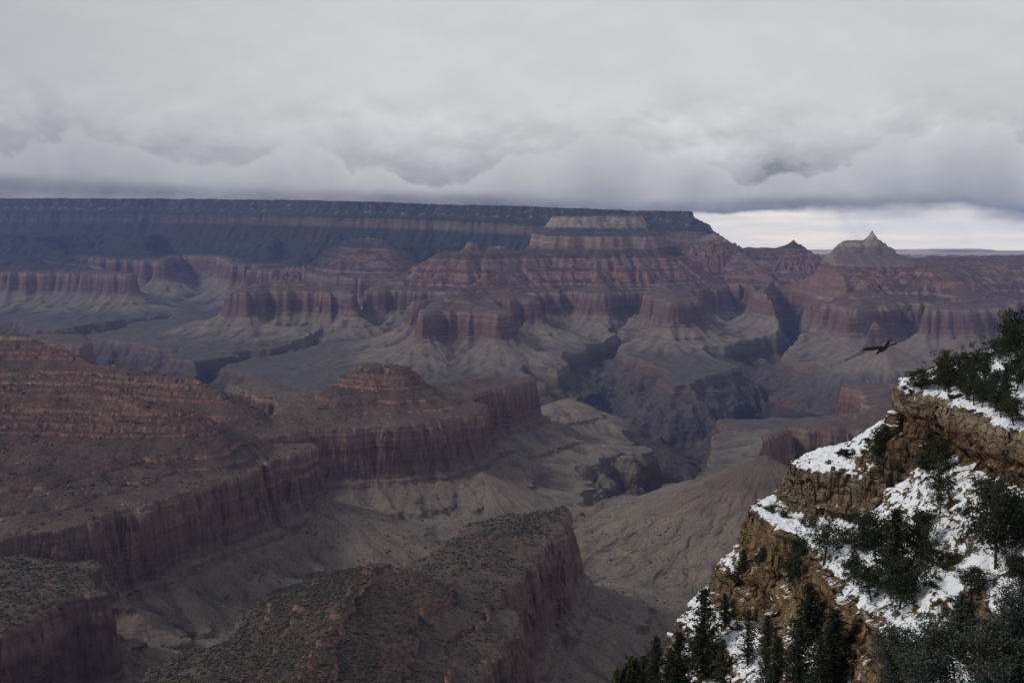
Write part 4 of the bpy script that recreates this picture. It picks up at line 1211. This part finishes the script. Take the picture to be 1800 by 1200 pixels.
# prototype, x, y, z, height, width factor, label (metres, on the spur)
PLANTS = [
    ('pinyon1', 68.94, 166.0, 2145.02, 3.49, 1.25, 'low spreading pine at the outer tip of the upper ledge, leftmost on it'),
    ('pinyon0', 70.44, 163.25, 2145.36, 3.89, 1.05, 'small round pine second from the tip of the upper ledge'),
    ('pinyon2', 70.3, 158.25, 2145.81, 5.99, 0.62, 'tall bushy pine behind the ledge tip with a ragged pointed top'),
    ('pinyon3', 72.3, 156.5, 2146.62, 5.21, 0.64, 'broad dark pine in the middle of the upper ledge row'),
    ('open0', 71.74, 152.75, 2146.62, 6.53, 0.62, 'thin half-bare pine with a dead spiky top on the upper ledge'),
    ('pinyon0', 74.78, 155.75, 2147.75, 4.61, 0.89, 'dense dark pine between the bare-topped pine and the round skyline pine'),
    ('pinyon1', 81.24, 165.25, 2150.39, 3.57, 1.28, 'round-crowned pine on the skyline of the upper slope'),
    ('pinyon2', 79.1, 154.0, 2149.7, 8.37, 0.64, 'largest dark pine at the right edge of the upper slope, cut by the frame'),
    ('pinyon3', 68.73, 146.5, 2145.6, 4.25, 0.75, 'bushy pine overhanging the pale rock lip of the upper cliff'),
    ('open1', 69.15, 140.75, 2145.79, 5.99, 0.62, 'loose open pine in the middle of the upper snow patch'),
    ('fir0', 71.33, 142.25, 2146.4, 6.17, 1.08, 'slim upright conifer in the snow below the skyline pine'),
    ('pinyon1', 75.09, 146.75, 2147.7, 5.43, 0.7, 'pine growing just below the largest right-edge pine'),
    ('pinyon2', 68.2, 137.25, 2145.36, 4.0, 0.73, 'squat pine near the cliff lip above the brown rock face'),
    ('pinyon0', 67.65, 132.5, 2145.23, 3.61, 1.03, 'pine nearest the cliff lip at the right edge of the frame'),
    ('pinyon3', 70.13, 158.25, 2145.67, 2.92, 0.71, 'short young pine under the tall bushy one on the ledge'),
    ('pinyon1', 71.33, 156.5, 2145.98, 3.31, 0.81, 'small pine wedged between two broad pines of the upper ledge'),
    ('pinyon2', 68.73, 144.0, 2145.73, 3.79, 0.77, 'dark pine with a low skirt left of the open pine on the upper snow'),
    ('fir1', 64.41, 151.5, 2134.68, 6.69, 1.67, 'pointed conifer standing alone in the snow below the cliff overhang'),
    ('pinyon0', 64.18, 145.75, 2135.65, 5.18, 0.69, 'small pine beside the pointed conifer below the overhang'),
    ('shrub0', 64.09, 168.5, 2136.09, 2.76, 0.85, 'wide dark shrub beside the rounded rock stack'),
    ('shrub1', 63.66, 166.75, 2131.85, 1.54, 1.8, 'large low shrub on the middle snow slope left of the pointed conifer'),
    ('shrub2', 65.26, 164.0, 2131.97, 1.05, 1.8, 'dark shrub on the snow right of the large low shrub'),
    ('open0', 60.67, 139.0, 2132.76, 5.81, 0.62, 'thin pine in the snow gully below the pointed conifer'),
    ('pinyon1', 62.99, 128.0, 2135.32, 3.46, 1.07, 'dark pine at the foot of the brown rock face'),
    ('fir2', 41.92, 176.0, 2108.64, 5.71, 1.17, 'small conifer on the outer corner of the lower ledge'),
    ('open1', 44.11, 170.5, 2111.18, 5.32, 0.67, 'sparse little pine at the foot of the golden cliff'),
    ('shrub0', 40.84, 177.0, 2108.05, 1.93, 0.89, 'shrub clinging to the outer edge of the lower snow ledge'),
    ('open0', 48.1, 149.5, 2120.61, 6.25, 0.96, 'open crooked pine beside the snowy mound'),
    ('shrub1', 50.88, 168.25, 2120.83, 2.33, 0.79, 'shrub on the bench under the blocky rock stack'),
    ('pinyon3', 45.94, 156.0, 2113.25, 7.99, 0.66, 'dense dark pine right against the golden cliff'),
    ('shrub2', 48.5, 174.0, 2120.74, 1.86, 0.62, 'small shrub on the left bench above the golden cliff'),
    ('shrub0', 47.55, 177.75, 2120.43, 1.67, 0.62, 'tiny shrub at the very edge of the bench above the golden cliff'),
    ('shrub1', 60.25, 173.75, 2131.5, 1.99, 0.96, 'shrub behind the overhanging slab of the blocky rock stack'),
    ('open1', 62.87, 169.0, 2131.74, 5.33, 0.62, 'thin pine on the skyline left of the rounded rock stack'),
    ('shrub2', 63.56, 167.25, 2129.95, 1.74, 0.76, 'small shrub under the thin skyline pine'),
    ('fir1', 44.33, 144.0, 2109.93, 9.67, 1.39, 'big dark conifer below the snowy mound'),
    ('fir0', 43.51, 129.5, 2110.26, 10.64, 1.58, 'tall conifer at the bottom beside the narrow snow chute'),
    ('fir2', 39.7, 133.0, 2108.48, 9.14, 1.2, 'conifer at the bottom left of the tall chute-side conifer'),
    ('sparse0', 41.77, 157.5, 2100.84, 8.29, 0.97, 'thin drooping conifer on the lower snow slope'),
    ('sparse0', 39.68, 161.5, 2098.94, 9.53, 0.87, 'scraggly conifer beneath the lower cliff block'),
    ('fir1', 34.09, 170.75, 2092.19, 17.01, 0.9, 'tall lone conifer standing off the left edge of the spur'),
    ('fir2', 38.56, 174.5, 2101.08, 5.52, 1.04, 'narrow conifer behind the lower cliff block'),
    ('sparse0', 36.3, 165.0, 2093.61, 8.38, 1.01, 'ragged conifer right of the tall lone conifer'),
    ('shrub0', 54.66, 152.75, 2126.1, 1.83, 1.41, 'long dark shrub below the layered rock face'),
    ('pinyon2', 52.14, 138.25, 2123.55, 7.22, 0.63, 'dense pine left of the large central pine clump'),
    ('pinyon0', 51.63, 146.25, 2123.47, 3.1, 1.4, 'small rounded pine above the snowy mound'),
    ('fir0', 51.09, 129.5, 2123.19, 11.38, 1.3, 'large dark conifer in the centre of the snowy slope'),
    ('pinyon3', 54.26, 131.25, 2126.37, 6.78, 0.62, 'broad pine on the right of the large central conifer'),
    ('pinyon1', 49.36, 123.0, 2123.08, 6.85, 0.77, 'bushy pine in front of the large central conifer'),
    ('open0', 54.53, 126.75, 2126.77, 4.68, 0.71, 'loose pine at the left rim of the white snow chute'),
    ('pinyon2', 58.55, 117.25, 2130.5, 10.21, 0.62, 'big full pine under the brown rock face at right'),
    ('pinyon0', 61.2, 118.25, 2132.82, 5.67, 0.76, 'pine at the right edge behind the big full pine'),
    ('open1', 59.85, 136.25, 2131.94, 4.91, 0.65, 'thin leaning pine high in the snow gully'),
    ('twigs0', 58.26, 123.5, 2130.01, 3.32, 0.69, 'bare grey shrub on the rock rib right of the snow chute'),
    ('shrub1', 60.85, 131.5, 2132.95, 1.93, 0.62, 'round shrub between the gully and the big full pine'),
    ('frost0', 44.5, 103.5, 2120.46, 8.44, 0.85, 'wide frosted pine at the bottom between the rock rib and the chute'),
    ('frostfir0', 52.71, 113.0, 2122.92, 6.02, 1.58, 'frost-grey conifer at the right rim of the snow chute'),
    ('frost1', 50.44, 101.25, 2120.98, 9.06, 0.77, 'large frosted pine filling the bottom right of the picture'),
    ('frost0', 53.08, 102.0, 2128.19, 5.28, 1.02, 'frost-dusted pine at the right edge below the rock hollow'),
    ('pinyon3', 57.36, 108.75, 2131.05, 3.65, 0.97, 'dark pine at the right edge beside the rock hollow'),
    ('shrub2', 56.5, 124.0, 2128.7, 2.24, 0.71, 'grey shrub at the top of the open snow chute'),
    ('frost1', 43.67, 109.0, 2118.29, 7.69, 0.62, 'frosted pine leaning over the dark rock rib at the bottom'),
    ('frostfir0', 52.14, 98.25, 2122.75, 6.04, 1.54, 'frosted conifer in the bottom right corner'),
    ('twigs0', 46.16, 126.0, 2115.79, 1.97, 0.94, 'bare twiggy bush on the narrow snow strip at the bottom'),
    ('fir2', 27.5, 183.5, 2085.15, 9.67, 1.09, 'conifer tip left of the tall lone conifer at the bottom edge'),
    ('fir1', 30.32, 174.5, 2088.18, 11.18, 1.19, 'full conifer just left of the tall lone conifer'),
    ('fir0', 29.07, 177.0, 2087.11, 8.41, 1.31, 'shorter conifer between two taller tips at the bottom edge'),
    ('fir1', 25.43, 185.75, 2081.9, 8.35, 1.26, 'conifer third from the left in the row of tips at the bottom edge'),
    ('fir2', 20.96, 166.0, 2063.19, 34.72, 0.62, 'conifer second from the left in the row of tips at the bottom edge'),
    ('sparse0', 18.69, 166.0, 2058.71, 37.35, 0.62, 'lowest conifer tip at the left end of the bottom row'),
    ('fir0', 39.58, 142.75, 2103.13, 8.38, 1.32, 'dark conifer low on the slope behind the scraggly conifer'),
    ('sparse0', 40.83, 127.0, 2109.67, 8.29, 1.07, 'thin conifer in front of the tall chute-side conifer'),
    ('pinyon1', 54.39, 114.75, 2128.65, 2.72, 1.24, 'dark pine tucked under the hollow of the rock rib'),
    ('pinyon0', 48.66, 131.0, 2121.7, 4.2, 1.0, 'dark pine on top of the diagonal rock rib'),
    ('sparse0', 39.08, 147.5, 2100.16, 6.69, 1.29, 'drooping conifer at the bottom edge below the lower snow slope'),
    ('pinyon2', 48.82, 138.25, 2121.04, 3.67, 0.9, 'pine on the far side of the snowy mound'),
]

for i, (key, x, y, z, h, wd, lab) in enumerate(PLANTS):
    kind = key.rstrip('0123456789')
    name, cat, group = {'fir': ('fir_tree', 'tree', 'dark conifers on the snowy spur'), 'sparse': ('fir_tree', 'tree', 'dark conifers on the snowy spur'),
                        'pinyon': ('pine_tree', 'tree', 'dark conifers on the snowy spur'), 'open': ('pine_tree', 'tree', 'dark conifers on the snowy spur'),
                        'frost': ('pine_tree', 'tree', 'frosted trees at the foot of the spur'), 'frostfir': ('fir_tree', 'tree', 'frosted trees at the foot of the spur'),
                        'shrub': ('shrub', 'shrub', 'shrubs on the snowy ledges'), 'twigs': ('shrub', 'shrub', 'shrubs on the snowy ledges')}[kind]
    plant(key, name, (x, y, z), h, i * 2.39, lab, cat, group, wd)

# low scrub sprinkled over the snowy benches
rs_ = np.random.default_rng(7)
cx_, cy_ = rs_.uniform(34, 92, 2600).astype(np.float32), rs_.uniform(92, 186, 2600).astype(np.float32)
cz_, dd_ = near_height(cx_, cy_)
zx_, _ = near_height(cx_ + 0.6, cy_)
zy_, _ = near_height(cx_, cy_ + 0.6)
flat_ = np.hypot(zx_ - cz_, zy_ - cz_) / 0.6 < 0.85
clump = fbm(cx_, cy_, 14, 2, 801) > -0.12
sel = np.where(flat_ & clump & (dd_[3] < 12))[0][:195]
for i in sel:
    plant('shrub%d' % (i % 3), 'shrub', (float(cx_[i]), float(cy_[i]), float(cz_[i]) - 0.03), float(rs_.uniform(0.35, 0.95)), float(rs_.uniform(0, 6.28)),
          'small dark low shrub poking through the snow of the right slope', 'shrub', 'low shrubs in the snow', float(rs_.uniform(0.9, 1.6)))


# ---------------------------------------------------------------- loose rock
def rock_mesh(name, seed, mat, squash=0.65, subdiv=3, rough=0.35):
    bm = bmesh.new()
    bmesh.ops.create_icosphere(bm, subdivisions=subdiv, radius=1.0)
    rng = random.Random(seed)
    planes = [(Vector((rng.gauss(0, 1), rng.gauss(0, 1), rng.gauss(0, 1))).normalized(), 0.55 + 0.3 * rng.random()) for _ in range(9)]
    for v in bm.verts:
        p = v.co.copy()
        for n, d in planes:
            k = p.dot(n) - d
            if k > 0:
                p -= n * k
        p *= 1 + rough * 0.4 * mnoise.noise(p * 1.7 + Vector((seed, 0, 0)))
        p.z *= squash
        v.co = p
    me = bpy.data.meshes.new(name)
    bm.to_mesh(me)
    bm.free()
    me.materials.append(mat)
    return me


def boulder_material():
    m, t = new_mat("boulder_rock")
    pos = t.add('ShaderNodeNewGeometry').outputs['Position']
    oi = t.add('ShaderNodeObjectInfo').outputs['Random']
    c = t.ramp(oi, [(0.0, (.19, .135, .105)), (0.5, (.26, .195, .155)), (1.0, (.30, .20, .145))])
    c = t.mix(1.0, c, t.ramp(t.noise(pos, 0.35, 5, 0.7), [(0.3, .6), (0.7, 1.35)]), 'MULTIPLY')
    finish(t, c)
    return m


M_BOULDER = boulder_material()
ROCKS = [rock_mesh('boulder', 300 + i, M_BOULDER, 0.55 + 0.1 * i, 2) for i in range(4)]

rg = np.random.default_rng(21)
gzx = np.abs(np.gradient(z2, axis=0)) / (G2.r * G2.d)
gzy = np.abs(np.gradient(z2, axis=1)) / (G2.r * G2.d)
slope2 = np.hypot(gzx, gzy)
area = (G2.r * G2.d) ** 2
nid = {n: i + 1 for i, n in enumerate(NAMES)}
isid = lambda *ns: np.isin(id2, [i + 1 for i, n in enumerate(NAMES) if n in ns])
inview = np.abs(G2.th)[None, :] < 0.49


def pick(w, n):
    c = np.cumsum(w.ravel().astype(np.float64))
    k = np.searchsorted(c, rg.random(n) * c[-1])
    return np.unravel_index(np.clip(k, 0, w.size - 1), w.shape)


def spots(i, j):
    a, b = i + rg.random(len(i)) * 0.98, j + rg.random(len(j)) * 0.98
    a, b = np.clip(a, 0, G2.nr - 1.01).astype(np.float32), np.clip(b, 0, G2.nt - 1.01).astype(np.float32)
    r = np.exp(G2.l0 + a * G2.d)
    th = G2.th0 + b * G2.d
    return r * np.sin(th), r * np.cos(th), bil(z2, a, b)


# boulders fallen from the pale ledges of the near ridges
wb = area * (slope2 < 0.8) * inview * isid('ridge_a', 'ridge_b', 'butte_b') * (G2.r < 4200) * (st2 > 1550) * (st2 < 1800)
wb = wb * (0.15 + smoothstep(0.05, 0.4, fbm(G2.x, G2.y, 160, 3, 831))) * (1 + 3 * (st2 > 1630))
bi_, bj_ = pick(wb, 230)
bx, by, bz = spots(bi_, bj_)
for n in range(len(bx)):
    o = bpy.data.objects.new('boulder', ROCKS[n % 4])
    C.objects.link(o)
    s_ = float(rg.gamma(2.2, 1.0) + 1.2)
    s_ = min(s_, 5.5)
    o.location = (bx[n], by[n], bz[n] + 0.25 * s_)
    o.rotation_euler = (rg.normal() * 0.25, rg.normal() * 0.25, rg.random() * 6.28)
    o.scale = (s_ * 1.2, s_, s_)
    tag(o, 'pale boulder lying on the red slopes of the near left ridges', 'boulder', 'boulders on the left ridges')
for (x, y, s_, lab) in BIG_ROCKS:
    o = bpy.data.objects.new('boulder', ROCKS[0])
    C.objects.link(o)
    o.location = (x, y, float(ground_z([x], [y])[0]) + 0.4 * s_)
    o.rotation_euler = (0.1, 0.15, x)
    o.scale = (s_ * 1.3, s_, s_ * 1.1)
    tag(o, lab, 'boulder')

# ---------------------------------------------------------------- scrub on the near ridges
ws = area * (slope2 < 0.9) * inview * (G2.r < 4000)
dens = np.zeros(z2.shape, np.float32)
cl = fbm(G2.x, G2.y, 120, 3, 841)
cl2 = fbm(G2.x, G2.y, 35, 2, 845)
dens = np.where(isid('ridge_c') & (st2 > 1500), 0.042 * smoothstep(-0.35, 0.25, cl + cl2 * 0.6), dens)
dens = np.where(isid('ridge_c') & (st2 > 1500) & (G2.y < 1750) & (G2.x < -0.185 * G2.y + 60), 0.085 * smoothstep(-0.7, 0.0, cl + cl2 * .5), dens)
dens = np.where(isid('mesa_d') & (st2 > 1500), 0.045 * smoothstep(-0.4, 0.1, cl2), dens)
dens = np.where(isid('ridge_a') & (st2 > 1520), 0.013 * smoothstep(0.0, 0.4, cl + cl2 * 0.5), dens)
dens = np.where(isid('ridge_b', 'butte_b') & (st2 > 1520), 0.0022 * smoothstep(-0.1, 0.35, cl), dens)
dens = np.where((st2 > 1160) & (st2 < 1340), 0.0022 * smoothstep(-0.15, 0.3, cl) * (G2.r < 3200), dens)
ws = ws * dens
ntot = int(min(42000, ws.sum()))
si, sj = pick(ws, ntot)
sx_, sy_, sz_ = spots(si, sj)
ss_ = (0.55 + rg.gamma(1.6, 0.55, ntot).clip(0, 3.2)).astype(np.float32) * np.clip(np.hypot(sx_, sy_) / 1900, 0.85, 1.3)
order = np.argsort(np.hypot(sx_, sy_) / ss_)
near, rest = order[:80], order[80:]
_, parts_ = PROTO['shrub0']
for n in near:
    e = empty('shrub', (float(sx_[n]), float(sy_[n]), float(sz_[n]) - 0.1))
    s_ = float(ss_[n])
    e.scale = (s_ * 1.1, s_ * 1.1, s_ * 1.35)
    e.rotation_euler = (0, 0, float(n % 7))
    for p in parts_[1:]:
        c = p.copy()
        C.objects.link(c)
        c.parent = e
    tag(e, 'dark scrub bush on the ridge at the bottom centre', 'shrub', 'scrub bushes on the bottom centre ridge')
bm = bmesh.new()
bmesh.ops.create_icosphere(bm, subdivisions=1, radius=1.0)
bv = np.array([v.co[:] for v in bm.verts], np.float32)
bf = np.array([[v.index for v in f.verts] for f in bm.faces], np.int32)
bm.free()
n = len(rest)
vv = bv[None] * (1 + 0.42 * rg.normal(size=(n, len(bv), 1)).clip(-1.3, 1.3)) * ss_[rest][:, None, None] * np.array([1, 1, 0.8])
vv = vv + np.stack([sx_[rest], sy_[rest], sz_[rest] + ss_[rest] * 0.35], -1)[:, None, :]
ff = bf[None] + (np.arange(n) * len(bv))[:, None, None]
o = mesh_np('scrub', vv.reshape(-1, 3), ff.reshape(-1, 3), M_SHRUB, smooth=False)
tag(o, 'dark scrub speckling the tops and slopes of the near red ridges', kind='stuff')


# ---------------------------------------------------------------- raven in flight
def raven():
    bm = bmesh.new()

    def loft(pts, rads, flat=1.0, k=14):
        rings = []
        for i, p in enumerate(pts):
            d = (pts[min(i + 1, len(pts) - 1)] - pts[max(i - 1, 0)]).normalized()
            a = d.cross(Vector((0, 0, 1))).normalized()
            b = a.cross(d)
            r = rads[i]
            rings.append([bm.verts.new(p + a * math.cos(6.2832 * j / k) * r + b * math.sin(6.2832 * j / k) * r * flat) for j in range(k)])
        for q, w in zip(rings[:-1], rings[1:]):
            for j in range(k):
                bm.faces.new((q[j], q[(j + 1) % k], w[(j + 1) % k], w[j]))
        bm.faces.new(rings[0][::-1])
        bm.faces.new(rings[-1])

    def blade(p0, p1, w, nrm, th=0.014, tip=0.35):
        """one feather: a thin tapered vane"""
        p0, p1 = Vector(p0), Vector(p1)
        d = p1 - p0
        s = d.cross(nrm).normalized()
        u = s.cross(d).normalized() * th
        prof_ = [(0.0, 0.8), (0.35, 1.0), (0.7, 0.85), (0.9, 0.6), (1.0, tip * 0.5)]
        rr = []
        for q, ww in prof_:
            c = p0 + d * q
            rr.append([bm.verts.new(c + s * w * ww * a + u * b) for a, b in ((-1, 0), (0, .6), (1, 0), (0, -.6))])
        for q, w_ in zip(rr[:-1], rr[1:]):
            for j in range(4):
                bm.faces.new((q[j], q[(j + 1) % 4], w_[(j + 1) % 4], w_[j]))
        bm.faces.new(rr[0][::-1])
        bm.faces.new(rr[-1])
    V_ = Vector
    # body from bill tip to rump
    loft([V_(p) for p in ((-.150, -.10, -.215), (-.128, -.085, -.190), (-.100, -.065, -.160), (-.066, -.045, -.130), (-.025, -.02, -.105), (.04, 0, -.075), (.11, .03, -.04), (.18, .06, .0), (.25, .09, .035), (.31, .12, .055))],
         [.004, .012, .022, .036, .043, .060, .066, .058, .040, .026])
    # tail fan
    for k in range(6):
        a = (k - 2.5) / 2.5
        blade((.27, .10, .045), (.585, .20 + .055 * a, .128 + .012 * a), .024, V_((-.25, -.5, 1)), .016, .8)
    # wing towards the left, slightly drooped at the tip
    up = V_((0.1, -0.75, 0.75))
    loft([V_(p) for p in ((.05, -.01, -.045), (-.07, -.05, -.035), (-.20, -.08, -.052), (-.33, -.10, -.068))], [.038, .028, .022, .012], 0.6)
    for k in range(11):
        q = k / 10
        root = V_((.04 - .36 * q, -.02 - .08 * q, -.045 - .02 * q))
        blade(root, root + V_((.05 - .10 * q, .13 - .03 * q, .115 - .03 * q)), .030, up)
    for k in range(7):
        q = k / 6
        root = V_((-.29 - .03 * q, -.10, -.062))
        tip_ = root + V_((-.08 - .20 * math.sin(q * 1.4), .13 - .16 * q, .125 - .12 * q))
        blade(root, tip_, .021, up, .012, .5)
    # wing raised away to the right with spread finger feathers
    up2 = V_((-0.3, -0.8, 0.55))
    loft([V_(p) for p in ((.10, .05, -.01), (.20, .17, .04), (.29, .28, .095))], [.038, .026, .014], 0.6)
    for k in range(8):
        q = k / 7
        root = V_((.11 + .17 * q, .06 + .20 * q, .0 + .09 * q))
        blade(root, root + V_((.13, .06, -.005 + .02 * q)), .026, up2)
    for k, (ax, az_) in enumerate(((.415, .225), (.45, .245), (.485, .25), (.52, .235), (.545, .205))):
        blade((.27, .25, .08), (ax, .46 - .02 * k, az_), .012, up2, .010, .5)
    me0 = bpy.data.meshes.new('raven_draft')
    bm.to_mesh(me0)
    bm.free()
    o = bpy.data.objects.new('raven', me0)
    C.objects.link(o)
    md = o.modifiers.new('remesh', 'REMESH')
    md.mode = 'VOXEL'
    md.voxel_size = 0.006
    md.use_smooth_shade = True
    dg = bpy.context.evaluated_depsgraph_get()
    me = bpy.data.meshes.new_from_object(o.evaluated_get(dg))
    o.modifiers.clear()
    o.data = me
    me.name = 'raven'
    m, t = new_mat("black_feathers")
    finish(t, (.006, .006, .007), 0.6, None, 0.15)
    me.materials.clear()
    me.materials.append(m)
    o.location = (11.15, 30.0, 2166.79)
    tag(o, 'black raven gliding in mid-air with fingered wing tips', 'bird')


raven()


# ---------------------------------------------------------------- rounded rock stack under the tip of the upper ledge
def rock_stack():
    rng = random.Random(5)
    V, F = [], []
    k = 40
    zs = np.linspace(0, 1, 46)
    for i, q in enumerate(zs):
        layer = int(q * 6.0)
        fr = q * 6.0 - layer
        r = (1.75 - 0.75 * q ** 1.6) * (0.94 + 0.07 * math.sin(math.pi * fr) ** 0.5) * (1 if q < .97 else .6)
        for j in range(k):
            a = 2 * math.pi * j / k
            d = Vector((math.cos(a), math.sin(a), q * 3))
            rr = r * (1 + 0.24 * mnoise.noise(d * 1.2 + Vector((layer * 0.6, 0, 0))) + 0.10 * mnoise.noise(d * 3.5))
            V.append(Vector((rr * math.cos(a) - 0.3 * q, rr * math.sin(a), q * 4.4)))
    for i in range(len(zs) - 1):
        for j in range(k):
            F.append((i * k + j, i * k + (j + 1) % k, (i + 1) * k + (j + 1) % k, (i + 1) * k + j))
    top = len(V)
    V.append(Vector((-0.3, 0, 4.5)))
    vs, fs = quads_from(V, F)
    me = bpy.data.meshes.new('rock_stack')
    me.from_pydata([tuple(v) for v in vs], [], [tuple(f) for f in fs] + [((len(zs) - 1) * k + j, (len(zs) - 1) * k + (j + 1) % k, top) for j in range(k)])
    at = me.attributes.new('lie', 'FLOAT', 'POINT')
    for i_, v_ in enumerate(me.vertices):
        at.data[i_].value = max(0.0, v_.normal.z)
    me.materials.append(M_LIME)
    for p in me.polygons:
        p.use_smooth = True
    o = bpy.data.objects.new('rock_stack', me)
    C.objects.link(o)
    o.location = (66.3, 170.5, 2136.4)
    tag(o, 'rounded layered rock stack under the tip of the upper ledge', 'rock')


rock_stack()
